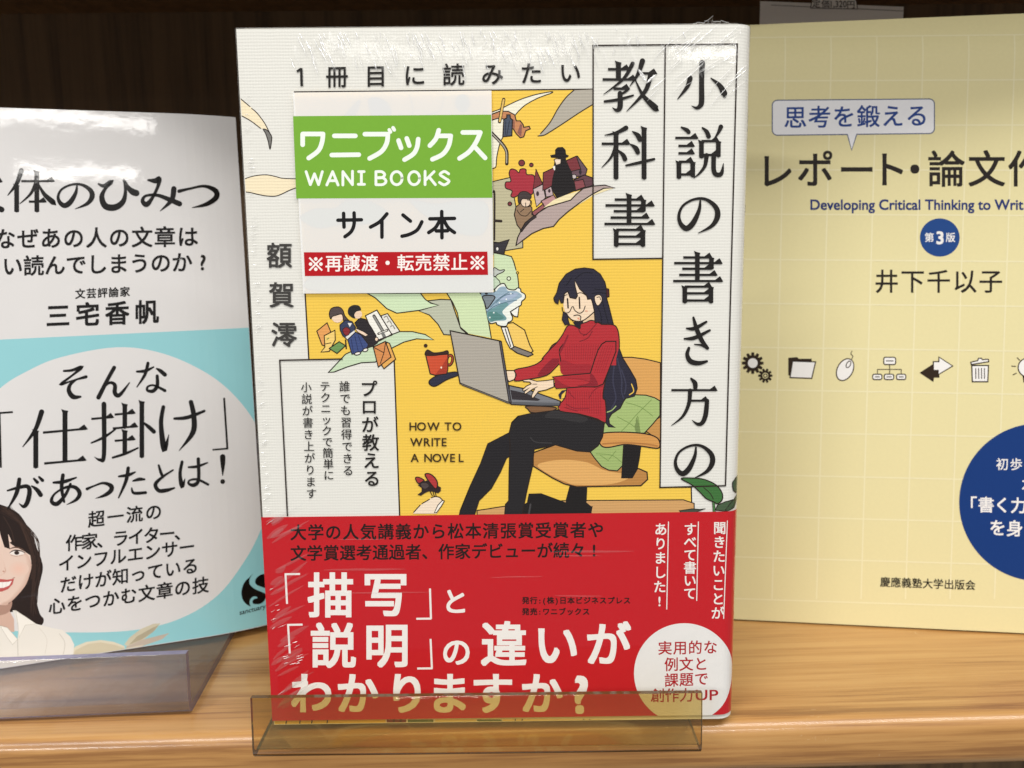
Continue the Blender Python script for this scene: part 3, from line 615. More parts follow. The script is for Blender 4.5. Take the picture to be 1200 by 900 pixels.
A.poly(Z7, [(165,455),(340,460),(370,475),(300,500),(200,500),(175,480)], (128,92,62), smooth=True, ol=1.3)
# --- woman at the laptop
A.part('woman_drawing', cov)
HAIR, HAIR2, SKIN, RED, RED2 = (42,40,56), (30,29,42), (240,216,188), (178,46,54), (136,34,46)
A.poly(Z7, [(790,0),(810,40),(840,120),(890,200),(930,270),(940,330),(920,385),(860,400),(845,420),(820,470),(760,510),(740,545),(745,580),(785,605),(740,600),(715,565),(690,400),(700,320)], HAIR, ol=1.3)
for a in ([(780,150),(770,280),(790,400),(760,470)],[(830,200),(860,300),(850,370)],[(800,120),(830,260),(830,350),(845,400)]): A.line(Z7, a, 1.6, (58,58,78))
A.line(Z7, [(900,300),(915,350),(885,375)], 1.2, YEL); A.line(Z7, [(720,500),(760,485),(790,455)], 1.2, (164,186,118))
A.poly(Z7, [(440,340),(410,345),(385,375),(395,405),(440,400)], HAIR); A.poly(Z7, [(440,345),(410,375),(405,405),(430,395)], YEL)
# legs
A.poly(Z8, [(45,615),(100,480),(160,350),(200,240),(330,172),(340,300),(305,320),(270,400),(220,490),(150,560),(125,640),(40,640)], (34,32,36), ol=1.2)
A.poly(Z8, [(335,120),(370,85),(440,70),(560,55),(620,45),(720,75),(855,120),(845,200),(820,250),(775,285),(700,280),(580,245),(460,270),(450,370),(420,500),(400,600),(395,640),(295,640),(300,580),(318,560),(320,400),(325,250),(320,180)], (36,34,37), ol=1.4)
A.line(Z8, [(440,205),(470,230),(560,235)], 1.0, (62,60,62)); A.line(Z8, [(440,580),(430,640)], 2, (70,68,70)); A.poly(Z8, [(560,55),(640,60),(760,95),(720,120),(600,100),(520,90)], (50,48,50), smooth=True)
# left arm (far) with hand
A.poly(Z7, [(20,205),(85,205),(85,265),(40,282),(20,260)], SKIN, ol=1.2)
A.poly(Z7, [(390,0),(340,30),(300,100),(240,155),(170,180),(80,200),(90,235),(80,278),(180,265),(300,240),(360,190),(405,140),(425,60),(440,0)], RED); A.line(Z7, [(390,0),(340,30),(300,100),(240,155),(170,180),(80,200),(90,235),(80,278),(180,265),(300,240),(360,190),(405,140)], 1.3, OUT, n=3); A.poly(Z7, [(390,0),(440,-20),(440,60),(410,120),(380,80)], RED); A.poly(Z7, [(300,160),(400,80),(400,130),(350,190),(300,235),(240,240)], RED2, smooth=True)
# neck, face
A.poly(Z6, [(310,580),(400,560),(400,640),(370,635),(330,615)], HAIR2)
A.poly(Z6, [(400,560),(495,490),(520,560),(500,600),(400,600)], (226,196,160)); 
A.poly(Z6, [(225,400),(235,330),(300,240),(330,210),(440,330),(500,380),(500,480),(440,540),(390,570),(350,574),(300,560),(265,520),(240,490),(228,450)], SKIN, smooth=False)
A.line(Z6, [(240,495),(265,525),(300,560),(350,574),(395,568),(440,540),(497,490)], 1.3, OUT)
A.poly(Z6, [(500,355),(530,345),(562,360),(560,405),(530,435),(512,420)], SKIN, smooth=True, ol=1.1); A.line(Z6, [(520,362),(545,360),(552,385)], 0.9, OUT)
# jumper
A.poly(Z6, [(375,600),(430,580),(470,565),(525,580),(560,595),(665,605),(700,640),(715,710),(715,800),(690,900),(690,960),(190,960),(190,860),(235,740),(270,690),(280,640),(310,610),(370,635)], RED)
A.poly(Z6, [(280,640),(310,608),(262,615),(220,690),(165,765),(110,820),(40,900),(190,900),(230,740)], RED)
A.poly(Z7, [(395,55),(440,0),(760,0),(735,200),(705,330),(700,400),(715,420),(720,570),(660,545),(530,510),(400,490),(385,450),(430,400),(445,330),(420,225),(400,120)], RED)
A.line(Z6, [(40,900),(110,820),(165,765),(220,690),(262,615),(310,608),(370,637),(378,600),(430,580),(470,565),(525,580),(560,595),(665,605),(700,640),(715,710),(718,800)], 1.3, OUT, n=4)
A.line(Z7, [(440,0),(395,55),(400,120),(420,225)], 1.3, OUT); A.line(Z7, [(445,330),(430,400),(388,450),(400,490),(530,510),(660,545),(720,570),(716,420),(700,400),(705,330),(735,200)], 1.3, OUT, n=3)
A.poly(Z7, [(410,130),(500,160),(620,165),(610,225),(420,235)], (160,40,50), smooth=True)
for i in range(17): A.line(Z7, [(430+i*17,20),(440+i*15,130)], 0.5, (146,36,46))
for i in range(16): A.line(Z7, [(440+i*16,350),(445+i*16,470+i*3)], 0.5, (146,36,46))
for a in ([(440,440),(500,470),(600,470)],[(430,465),(520,490)],[(600,400),(640,340),(700,310)],[(500,400),(470,370),(455,340)]): A.line(Z7, a, 1.0, RED2)
for a in ([(430,690),(380,680),(360,640)],[(400,700),(450,670),(520,590)],[(370,750),(440,720),(480,660)]): A.line(Z6, a, 1.0, (120,32,42))
A.poly(Z6, [(236,790),(215,740),(232,670),(275,625),(330,620),(310,720),(270,800)], RED); A.line(Z6, [(265,700),(235,770),(195,850)], 2.0, RED2); A.line(Z6, [(300,560),(330,610)], 0.4, OUT)
# near arm
A.poly(Z7, [(690,20),(720,0),(790,0),(790,70),(740,200),(700,300),(650,320),(560,318),(470,325),(370,330),(355,300),(375,280),(345,250),(420,240),(540,230),(610,225),(640,130),(665,60)], RED, ol=1.3)
A.poly(Z7, [(610,225),(640,250),(660,310),(560,316),(520,310),(600,290)], RED2, smooth=True); A.poly(Z7, [(360,255),(420,300),(470,320),(375,328),(365,300)], (150,38,48), smooth=True)
for i in range(7): A.line(Z7, [(400+i*28,256+i*2),(640+i*3,242+i*11)], 0.45, (146,36,46))
for i in range(5): A.line(Z7, [(700+i*17,30),(640+i*16,220)], 0.45, (146,36,46))
# near hand with five fingers
A.poly(Z7, [(352,268),(300,275),(235,280),(180,266),(135,272),(142,282),(185,285),(195,298),(160,315),(134,340),(140,350),(185,325),(150,350),(145,368),(158,368),(205,335),(220,335),(198,378),(198,398),(212,395),(245,352),(300,340),(355,318)], SKIN, ol=1.1)
A.line(Z7, [(205,300),(235,300)], 0.8, OUT); A.line(Z7, [(205,335),(238,318)], 0.8, OUT)
# hair
A.poly(Z6, [(262,515),(225,490),(215,560),(240,605),(280,598),(268,560)], HAIR, ol=1)
A.poly(Z6, [(150,400),(142,370),(170,320),(190,240),(250,160),(330,115),(410,105),(490,115),(550,160),(590,230),(603,290),(608,380),(625,440),(665,600),(560,600),(540,580),(505,585),(498,480),(480,400),(470,375),(440,380),(430,345),(370,290),(325,212),(330,270),(350,350),(335,375),(285,365),(265,310),(235,330),(225,410),(205,410),(190,370),(178,420),(160,412)], HAIR, ol=1.3)
A.poly(Z6, [(512,420),(500,380),(505,350),(540,340),(562,360),(562,400),(532,436)], SKIN, smooth=True, ol=1.0); A.line(Z6, [(520,365),(545,360),(552,385)], 0.9, OUT)
A.poly(Z6, [(602,285),(625,290),(628,355),(605,362)], (70,30,40), ol=1)
for a in ([(500,290),(560,295),(600,290)],[(480,330),(540,320),(600,330)],[(570,400),(590,480),(620,590)],[(530,450),(555,520),(560,590)],[(330,200),(400,150),(480,150)],[(250,260),(300,190)]): A.line(Z6, a, 1.0, (24,23,34))
# glasses, eyes, mouth
A.line(Z6, [(215,450),(222,485),(250,500),(280,490),(300,450),(315,448),(325,475),(365,502),(400,485),(418,440)], 1.0, OUT); A.line(Z6, [(340,335),(380,322),(430,350),(445,380)], 0.9, OUT); A.line(Z6, [(225,390),(235,350),(260,340)], 0.9, OUT)
A.line(Z6, [(262,375),(268,455)], 1.7, OUT); A.line(Z6, [(366,365),(370,458)], 1.7, OUT)
A.line(Z6, [(318,524),(350,518),(378,530),(376,562)], 1.1, OUT); A.poly(Z6, [(345,545),(368,540),(366,562)], (230,150,120)); A.ell(Z6, 428,483,13,8,(232,178,150))
# --- laptop
A.part('laptop_drawing', cov)
A.poly(Z5, [(700,490),(820,515),(1060,600),(1055,630),(900,632),(715,622),(700,590)], (122,124,130), ol=1.4); A.poly(Z5, [(708,520),(820,545),(920,590),(900,598),(720,588)], (52,46,50)); A.poly(Z5, [(720,605),(1050,612),(1052,630),(900,630),(722,620)], (92,94,100))
A.poly(Z5, [(285,105),(640,178),(712,612),(690,612),(355,475)], (172,166,156), ol=1.5); A.poly(Z5, [(630,178),(645,180),(715,610),(700,612)], (84,84,92), ol=1.1)
A.poly(Z5, [(352,470),(700,608),(712,622),(370,488)], (112,108,106), ol=0.8)
# hand in front of the keyboard again
A.poly(Z7, [(352,268),(300,275),(235,280),(180,266),(135,272),(142,282),(185,285),(195,298),(160,315),(134,340),(140,350),(185,325),(150,350),(145,368),(158,368),(205,335),(220,335),(198,378),(198,398),(212,395),(245,352),(300,340),(355,318)], SKIN, ol=1.1)
A.line(Z7, [(205,300),(235,300)], 0.8, OUT); A.line(Z7, [(205,335),(238,318)], 0.8, OUT)
# --- beetle on a page
A.part('beetle_drawing', cov)
A.poly(Z10, [(300,725),(400,620),(540,520),(600,500),(660,510),(730,565),(690,640),(620,740),(290,740)], (238,220,198)); A.line(Z10, [(300,720),(390,620)], 1.2, OUT); A.line(Z10, [(415,600),(520,540)], 1.2, OUT); A.line(Z10, [(545,518),(600,502),(660,512),(700,548)], 1.2, OUT); A.poly(Z10, [(730,560),(690,630),(620,725),(590,725),(640,620),(700,555)], (244,240,230), ol=1)
A.poly(Z10, [(355,340),(420,290),(500,270),(640,350),(680,370),(680,420),(640,455),(560,430),(500,430),(440,460),(400,490),(350,475),(410,430),(410,380)], (44,32,34), smooth=False)
A.poly(Z10, [(325,235),(370,230),(440,265),(430,285),(370,315),(335,280)], (160,52,52), smooth=True, ol=1.2); A.poly(Z10, [(460,185),(520,180),(590,230),(630,300),(625,375),(595,385),(530,310),(480,240)], (176,56,56), smooth=True, ol=1.4)
A.poly(Z10, [(400,320),(470,310),(510,350),(460,390),(420,370)], (78,66,66), smooth=True)
for a in ([(530,430),(560,490)],[(570,440),(590,500)],[(600,440),(615,500)]): A.line(Z10, a, 1, OUT)
# --- plant at the right
A.part('leaf_drawing', cov)
A.poly(Z9, [(800,445),(840,440),(760,470),(660,480),(640,455),(740,440)], (66,76,64), ol=1); 
A.poly(Z9, [(920,450),(940,410),(1000,385),(1060,375),(1090,385),(1060,430),(1000,460)], (70,92,66), ol=1.1); A.poly(Z9, [(1000,450),(1040,400),(1110,345),(1118,370),(1075,440),(1010,460)], (62,84,58), ol=1)
A.poly(Z9, [(1060,270),(1060,240),(1090,210),(1140,190),(1140,330),(1100,330),(1070,305)], (64,88,66), smooth=False, ol=1.2)
A.line(Z9, [(905,370),(912,470)], 3.2, OUT); A.line(Z9, [(905,370),(912,470)], 2.0, (70,120,66))
A.poly(Z9, [(655,205),(740,200),(830,210),(920,250),(970,310),(975,365),(940,400),(905,385),(850,360),(800,310),(740,255)], (62,112,58), smooth=True, ol=1.4); A.line(Z9, [(830,275),(880,320),(905,365)], 1, OUT)
# --- title columns with their frames
A.part('title_frame', cov)
for a in ([(694.6,53.4),(864,51.7)],[(695,53.4),(694.8,304)],[(694.8,303.8),(776.5,302.7)],[(779.5,53.2),(773.3,571)],[(863.8,51.8),(850,569)],[(773,571),(850,569)]): A.line(PX, a, 1.6, OUT)
A.part('title_lettering', cov)
for ch, x, y, ww, hh in (('小',822,101,61,58),('説',820,179,60,62),('の',818,251,49,46),('書',817,325,59,60),('き',817,399,33,55),('方',813,471,55,56),('の',813,539,47,44),('教',738,101,64,60),('科',736,179,62,62),('書',737,258,60,62)):
    A.mincho(ch, x, y, ww, hh, BLK, 1.5 if ch in 'のき' else 1.12)
A.part('tagline_lettering', cov); A.jp('冊目に読みたい', 395, 90.7, 668, 86, 27, BLK, 0.012)
A.line(PX, [(348,84),(353,80.5)], 2.4, BLK, cap=False); A.line(PX, [(353.2,80),(353.8,101)], 3.0, BLK, cap=False)
A.part('author_lettering', cov); A.jp('額賀澪', 327.5, 300, 333, 393, 31, (62,60,58), 0.016, vert=True)
A.part('blurb_frame', cov); A.line(PX, [(337,604),(328,422),(401,420.6)], 1.6, OUT, smooth=False)
A.part('blurb_lettering', cov)
A.jp('プロが教える', 432, 456, 436, 561, 20.5, BLK, 0.014, vert=True); A.jp('誰でも習得できる', 404, 453, 408, 551.5, 13.2, BLK, 0.006, vert=True)
A.jp('テクニックで簡単に', 381, 453, 385.5, 557, 12.8, BLK, 0.006, vert=True); A.jp('小説が書き上がります', 359, 454, 365, 578.5, 12.8, BLK, 0.006, vert=True)
A.part('english_lettering', cov)
for tx, x0, y0, x1, y1 in (('HOW TO',481,494.7,540,504.3),('WRITE',482.2,513.2,523.3,522.6),('A NOVEL',482.2,531.6,544,541)):
    n_ = len(tx)
    xs_ = {6: (484,494,508,515,525,535.5), 5: (488,500.5,506.6,512.3,520.5), 7: (486,494,501.7,512,521.7,530.4,540.5)}[n_]
    for c_, xx in zip(tx, xs_):
        if c_ != ' ': A.char(c_, xx, (y0+y1)/2, 13.6, (60,44,20), 0.014, ctr=True)
A.end()

# --- red paper band
zt = A.loc(560, 602.6)[1]; zb = A.loc(828, 837)[1]
BAND = (192, 29, 38)
B = Painter(novel, ccuts, [], cbend, A.y+0.00014, 'gloss', 0.42); B.tex = 'matte'
B.clip = (-0.0003, CW-0.00005, zb, zt)
def rect(P, x0, x1, z0, z1, c): P.emit([(x0, z0), (x1, z0), (x1, z1), (x0, z1)], [(0, 1, 2, 3)], c, local=True)
B.part('paper_band', novel); rect(B, -0.0003, CW-0.00005, zb, zt, BAND)
# the band runs on round the spine
nv = len(B.buf['v']); yb = cbend(CW, 0)
B.buf['v'] += [(CW-0.00005+0.0002, yb, zb), (CW-0.00005+0.0002, CT, zb), (CW-0.00005+0.0002, CT, zt), (CW-0.00005+0.0002, yb, zt), (-0.0003, -B.y, zb), (-0.0003, 0.0002, zb), (-0.0003, 0.0002, zt), (-0.0003, -B.y, zt)]
B.buf['f'] += [[nv, nv+1, nv+2, nv+3], [nv+4, nv+7, nv+6, nv+5]]; B.buf['m'] += [0, 0]
band = B.end()
WH = (236, 232, 228); INK = (30, 20, 20)
B.part('course_lettering', band)
B.jp('大学の人気講義から松本清張賞受賞者や', 350, 624, 698, 621, 19.6, INK, 0.02); B.jp('文学賞選考通過者、作家デビューが続々!', 350, 648.3, 696, 644.5, 19.2, INK, 0.02)
B.part('headline_lettering', band)
for a in ([(334,672.3),(352,672)],[(335,672.3),(336.8,707)],[(504,689),(505.2,724.6)],[(488,724.4),(505.6,724.2)],[(337,731.6),(355,731.2)],[(338,731.6),(340,765)],[(504.7,748),(506.3,783)],[(489,782.6),(506.8,782.4)]): B.line(PX, a, 2.3, WH, cap=False)
for ch, x, y, em in (('描',388,698.5,55),('写',452,697.5,55),('説',391,757.5,55),('明',453.5,757,54),('違',590.5,755.5,55),('い',652,756,54),('が',712.5,755.5,54)): B.char(ch, x, y, em, WH, 0.025)
B.char('と', 533.5, 705, 32, WH, 0.022); B.char('の', 535, 764, 36, WH, 0.022)
for ch, x in zip('わかりますか', (365.5,419,477,526,577,634.5)): B.char(ch, x, 813, 51, WH, 0.028)
B.char('?', 681, 813, 60, WH, 0.028, ctr=True)
B.part('publisher_lettering', band)
xx = 611.5
for row, yy in (('発行:(株)日本ビジネスプレス', 703.2), ('発売:ワニブックス', 716.2)):
    xx = 616
    for ch in row:
        hw = ch in ':()'
        B.char(ch, xx-(2.2 if hw else 0), yy, 8.8, INK, 0.026, ctr=hw); xx += 5.2 if hw else 9.35
B.part('side_lettering', band)
B.jp('聞きたいことが', 843, 618.5, 840.5, 718, 15.5, WH, 0.016, vert=True); B.jp('すべて書いて', 808.5, 620, 808, 695, 15.5, WH, 0.016, vert=True); B.jp('ありました!', 774, 620, 772.5, 704, 15.5, WH, 0.016, vert=True)
for a in ([(852,610),(847.6,724)],[(818,611),(816,703)],[(783,611),(781,713)]): B.line(PX, a, 1.1, WH)
B.part('round_badge', band, 'round white badge with red lettering'); B.ell(PX, 801.5, 788, 58.8, 58.5, (228,226,224), n=72)
B.part('badge_lettering', band)
RD = (170, 26, 36)
B.jp('実用的な', 779, 759, 832, 758, 17, RD, 0.014); B.jp('例文と', 786.5, 778.2, 821, 777.5, 17, RD, 0.014); B.jp('課題で', 786.5, 796.5, 821.5, 795, 17, RD, 0.014); B.jp('創作力', 770.5, 814.5, 804, 814, 17, RD, 0.014); B.fit('UP', 815, 807.6, 841, 819.6, RD, 0.012)
B.end()

# --- shrink wrap: a thin clear film with raised creases, open creases are whitish
FILM = clear_mat('shrink_film', (0.985, 0.985, 0.985), ior=1.38, rough=0.05, bump=0.05, bscale=90)
CREASE = clear_mat('film_crease', (0.98, 0.98, 0.98), ior=3.2, rough=0.30, white=0.45, dcol=(0.95, 0.95, 0.95), bump=0.5, bscale=700)
W_ = Painter(novel, ccuts, [], cbend, B.y+0.00012)
W_.part('shrink_wrap', novel); rect(W_, -0.00012, CW, 0.0, CH+0.00012, FILM)
bf = W_.buf; nv = len(bf['v']); y0 = -W_.y
bf['v'] += [(-0.00012, y0, 0), (-0.00012, CT+.0003, 0), (-0.00012, CT+.0003, CH+.00012), (-0.00012, y0, CH+.00012), (CW-RAD, y0, CH+.00012), (CW, yb, CH+.00012), (CW, CT+.0003, CH+.00012)]
bf['f'] += [[nv, nv+3, nv+2, nv+1], [nv+3, nv+4, nv+5, nv+6, nv+2]]; bf['m'] += [0, 0]
SOFT = clear_mat('film_fold', (0.99, 0.99, 0.99), ior=1.5, rough=0.3, white=0.04, dcol=(0.95, 0.95, 0.95))
mi = W_.mat(CREASE); ms = W_.mat(SOFT)
def crease(p0, p1, wpx, hgt=0.00009, curve=0.0, mi=mi):
    n = 7; pts = []
    for i in range(n+1):
        t = i/n; x = p0[0]+(p1[0]-p0[0])*t; y = p0[1]+(p1[1]-p0[1])*t
        L = math.hypot(p1[0]-p0[0], p1[1]-p0[1])+1e-6; k = math.sin(math.pi*t)*curve + random.uniform(-.25, .25)
        x += -(p1[1]-p0[1])/L*k; y += (p1[0]-p0[0])/L*k
        pts.append((x, y, max(math.sin(math.pi*min(1, t*0.93+0.05))**0.7, 0.05)))
    prev = None; dx, dy = p1[0]-p0[0], p1[1]-p0[1]; L = math.hypot(dx, dy); nx, ny = -dy/L, dx/L
    for x, y, s in pts:
        hw = wpx/2*s; tri = []
        for o_, up in ((-hw, 0), (0, hgt*s), (hw, 0)):
            q = W_.loc(x+nx*o_, y+ny*o_); q = (min(max(q[0], -0.0001), CW-0.0002), min(max(q[1], 0.0003), CH+0.0001))
            bf['v'].append((q[0], cbend(*q)-W_.y-2e-6-up, q[1])); tri.append(len(bf['v'])-1)
        if prev:
            for a, b in ((0, 1), (1, 2)):
                bf['f'].append([prev[a], tri[a], tri[b], prev[b]]); bf['m'].append(mi)
        prev = tri
for i in range(120):                                   # gathered rows under the top seam
    x = 335 + 365*random.random()**0.8; y = 37+random.random()**2*38; L = random.uniform(5, 26); d = random.uniform(0.12, 0.5)
    crease((x, y), (x+L*d, y+L), random.uniform(0.7, 1.9), curve=random.uniform(-1, 1))
for i in range(46):
    x = 560+310*random.random(); y = 33+random.random()*22; L = random.uniform(3, 12); d = random.uniform(-0.5, 0.6)
    crease((x, y), (x+L*d, y+L), random.uniform(0.6, 1.6))
for i in range(30):                                    # long drag lines at the top right corner
    x = random.uniform(745, 862); y = random.uniform(50, 130); L = random.uniform(14, 60); a = R(random.uniform(-48, -26))
    if x+L*math.cos(a) > 878: L = max((878-x)/math.cos(a), 8)
    crease((x, y), (x+L*math.cos(a), y+L*math.sin(a)), random.uniform(0.5, 1.3), curve=random.uniform(-1.5, 1.5))
crease((748, 82), (757, 96), 4.0); crease((757, 98), (768, 88), 3.0)
for i in range(64):                                    # ticks along the left seam
    y = random.uniform(110, 600); x = 281+(y-35)*0.05+random.uniform(0, 4); L = random.uniform(2, 8)
    crease((x, y), (x+L, y-L*random.uniform(-0.2, 0.8)), random.uniform(0.5, 1.4))
for i in range(34):                                    # fan of soft pulls on the band's left end, a few sharp ones
    y = random.uniform(606, 830); x = 309+(y-600)*0.055+random.uniform(0, 12); L = random.uniform(14, 52); a = R(random.uniform(-40, -24))
    crease((x, y), (x+L*math.cos(a), y+L*math.sin(a)), random.uniform(2.5, 7.0), hgt=0.00006, curve=random.uniform(-1, 1), mi=ms)
for i in range(9):
    y = random.uniform(612, 830); x = 310+(y-600)*0.055+random.uniform(0, 10); L = random.uniform(4, 12); a = R(random.uniform(-38, -20))
    crease((x, y), (x+L*math.cos(a), y+L*math.sin(a)), random.uniform(0.5, 1.0))
for i in range(11):
    x = 331+random.uniform(0, 18); y = random.uniform(752, 778); crease((x, y), (x+random.uniform(4, 10), y-random.uniform(1.5, 4)), random.uniform(0.5, 1.1))
for i in range(7):
    x = random.uniform(340, 780); y = random.uniform(612, 700); crease((x, y), (x+random.uniform(40, 120), y+random.uniform(-1.5, 1.5)), random.uniform(1.0, 3.0), hgt=0.00004, mi=ms)
for i in range(26):
    x = random.uniform(330, 860); y = random.uniform(36, 60); L = random.uniform(18, 46); d = random.uniform(0.1, 0.5)
    crease((x, y), (x+L*d, y+L), random.uniform(3, 8), hgt=0.00007, mi=ms)
# crumpled seam of film standing up at the top right corner
prev = None
for k in range(41):
    t = k/40; q = W_.loc(812+46*t, 29); h_ = 0.0002+0.0019*math.sin(math.pi*t)**1.5*(0.55+0.3*math.sin(t*17)+0.15*math.sin(t*41+1))
    yy = -W_.y+0.0012; n0 = len(bf['v']); w_ = 0.0007*math.sin(t*29)
    bf['v'] += [(q[0], yy, CH), (q[0]+0.0002*math.sin(t*23), yy+w_, CH+h_*0.6), (q[0]+0.0004*math.sin(t*31), yy-w_*0.8, CH+h_), (q[0]+0.0004*math.sin(t*31), yy-w_*0.8-0.0001, CH+h_*1.0+0.00014)]
    if prev is not None:
        for a in range(3): bf['f'].append([prev+a, n0+a, n0+a+1, prev+a+1]); bf['m'].append(mi if a == 2 else (ms if (k//3) % 2 else 0))
    prev = n0
W_.end()

# --- half-clear shop label stuck on the wrap
LAB = bpy.data.materials.new('translucent_label'); _t, _n, _l = nt(LAB); _p = _n['Principled BSDF']; _p.inputs['Base Color'].default_value = (0.84, 0.84, 0.84, 1); _p.inputs['Roughness'].default_value = 0.35; _p.inputs['Alpha'].default_value = 0.80
S = Painter(novel, [], [], None, W_.y+0.00009, 'matte', 0.35)
S.part('shop_label', novel); S.poly(PX, [(344,109.0),(576,106.6),(578.3,342.5),(356,343.8)], LAB); lab = S.end()
S.y += 1e-5
ZS, ZT = Z(340,95,5), Z(280,240,3.75)
S.part('label_banner', lab); S.poly(PX, [(344.2,136.6),(575.6,134.8),(577,232),(348,232.8)], (116,168,56)); S.end()
S.part('shop_lettering', lab); WL = (232,238,232)
for a in ([(77,375),(77,312)],[(77,312),(196,312),(190,360),(168,410),(112,453)],[(262,323),(385,323)],[(247,435),(405,433)],[(440,313),(575,313),(568,365),(536,415),(468,455)],
          [(583,288),(590,300)],[(605,276),(612,288)],[(637,350),(652,393)],[(685,338),(700,380)],[(752,342),(745,390),(722,430),(672,462)],[(872,290),(855,340),(820,380)],[(868,323),(942,323),(930,380),(895,430),(835,460)],
          [(1012,303),(1115,303),(1090,360),(1050,415),(993,455)],[(1085,390),(1143,452)]):
    if len(a) >= 5:
        i_ = 2
        S.line(ZS, a[:2], 5.4, WL); S.line(ZS, a[1:], 5.4, WL)
    elif len(a) == 5 or (len(a) == 4 and a[0][1] == a[1][1]): S.line(ZS, a[:2], 5.4, WL); S.line(ZS, a[1:], 5.4, WL)
    else: S.line(ZS, a, 5.4 if a[0][1] > 300 or len(a) > 2 or a[0][0] < 500 else 4.2, WL)
def elarc(cx, cy, rx, ry): return [(cx+rx*math.cos(2*math.pi*i/24), cy+ry*math.sin(2*math.pi*i/24)) for i in range(25)]
LW = 3.2
for a in ([(97,532),(122,608)],[(122,608),(146,545)],[(146,545),(170,608)],[(170,608),(192,532)],[(218,610),(252,532)],[(252,532),(284,610)],[(230,585),(272,585)],[(312,610),(312,532)],[(312,532),(368,608)],[(368,608),(368,530)],
          [(420,532),(420,606)],[(404,532),(436,532)],[(402,606),(438,606)],[(505,532),(505,608)],[(505,532),(540,533),(556,550),(540,567),(505,568)],[(505,568),(545,568),(564,588),(546,607),(505,608)],elarc(626,570,32,38),elarc(728,570,32,38),
          [(792,530),(792,608)],[(845,532),(795,582)],[(815,562),(852,608)],[(930,545),(905,531),(880,548),(905,568),(932,588),(905,609),(876,595)]): S.line(ZS, a, LW, WL)
S.part('signed_lettering', lab)
for a in ([(437,68),(540,66)],[(462,38),(464,98)],[(508,36),(508,85),(495,118),(468,140)],[(652,40),(620,75),(580,98)],[(630,70),(630,142)],[(722,45),(755,72)],[(805,75),(785,110),(750,130),(718,138)],[(840,62),(948,60)],[(892,30),(893,145)],[(885,65),(865,100),(835,122)],[(900,65),(920,100),(948,122)],[(868,115),(918,114)]): S.line(ZT, a, 4.2, (26,26,28))
S.part('warning_bar', lab); S.poly(PX, [(356.8,295.6),(571.2,294.8),(572,322),(358,323.4)], (176,26,34))
S.part('warning_lettering', lab); S.jp('再譲渡・転売禁止', 391.7, 309.2, 538.5, 308, 20.5, (240,234,230), 0.014)
for cx_, cy_ in ((370.7,309.4),(559.5,307.8)):
    S.line(PX, [(cx_-7.5,cy_-7.5),(cx_+7.5,cy_+7.5)], 2, (240,234,230), cap=False); S.line(PX, [(cx_+7.5,cy_-7.5),(cx_-7.5,cy_+7.5)], 2, (240,234,230), cap=False)
    for dx, dy in ((0,-6),(0,6),(-6,0),(6,0)): S.ell(PX, cx_+dx, cy_+dy, 2.1, 2.1, (240,234,230), n=14)
S.end()

# ================================================================== left book
LH, LW_, LT = 0.1755, 0.128, 0.013
def lbend(x, z):
    u = max(0.0, x+0.022)/0.022
    return 0.0030*u*u
lcuts = [-0.022+0.022*i/8 for i in range(0, 8)]
left = empty('paperback_book', (-0.08625, 0.29615, 0.0032), 4.19, 20.1)
tag(left, 'glossy white paperback with pale blue band, behind the clear holder at the left', 'book')
LWHITE = (214, 212, 212)
lcov = book_body(left, LW_, LH, LT, None, ink(LWHITE, 'gloss', 0.35), lbend, lcuts, [], True, origin_right=True)
L_ = Painter(left, lcuts, [], lbend, 0.00003, 'gloss', 0.35); L_.clip = (-LW_+0.0002, -0.0001, 0.0002, LH-0.0002)
ZL1, ZL3 = Z(0,580,4.735), Z(265,660,10)
L_.part('blue_band', lcov); L_.poly(PX, [(-150,404.5),(-60,400.6),(0,398),(295,384),(330,382.5),(330,790),(-150,900)], (144,200,207))
L_.part('white_oval', lcov); L_.poly(PX, [(-90,560),(-50,500),(0,455),(30,436),(70,419),(136,407),(190,414),(240,436),(275,464),(302,501),(317,545),(318,590),(307,622),(288,657),(256,697),(213,724),(160,738),(88,741),(0,736),(-60,700)], (216,214,214), smooth=True)
L_.part('open_book_drawing', lcov)
L_.poly(ZL1, [(380,880),(420,840),(480,815),(560,805),(630,815),(690,838),(700,900),(380,960)], (214,206,184), smooth=False); L_.poly(ZL1, [(420,860),(490,826),(560,818),(640,832),(690,850),(690,900),(400,900)], (200,190,164))
L_.poly(ZL1, [(690,830),(720,790),(780,745),(850,715),(890,712),(860,750),(800,800),(710,840)], (200,192,168)); L_.poly(ZL1, [(715,832),(760,785),(850,735),(880,722),(850,760),(790,800)], (172,162,138)); L_.poly(ZL1, [(700,842),(780,806),(940,766),(900,800),(760,850),(700,870)], (186,172,158)); L_.poly(ZL1, [(700,850),(800,830),(760,860),(700,890)], (206,196,176))
L_.part('woman_picture', lcov)
HB, HB2, SK, SK2 = (38,26,23), (58,41,34), (224,198,184), (206,172,156)
L_.poly(ZL1, [(-120,60),(-60,36),(0,52),(60,75),(110,110),(150,170),(182,240),(207,300),(230,360),(238,410),(226,470),(208,550),(206,600),(222,660),(243,690),(230,722),(185,708),(140,690),(100,660),(60,650),(-160,700),(-200,300)], HB, smooth=True)
L_.poly(ZL1, [(-60,600),(45,585),(52,640),(78,690),(80,760),(-60,760)], SK2)
L_.poly(ZL1, [(-120,150),(0,150),(20,215),(45,260),(80,285),(130,310),(168,335),(176,385),(168,430),(145,495),(105,548),(65,588),(30,608),(0,614),(-60,610),(-120,560)], SK, smooth=False)
L_.poly(ZL1, [(176,385),(168,430),(145,495),(105,548),(65,588),(30,608),(0,614),(-30,612),(20,590),(80,545),(125,480),(150,420),(160,360)], SK2, smooth=True)
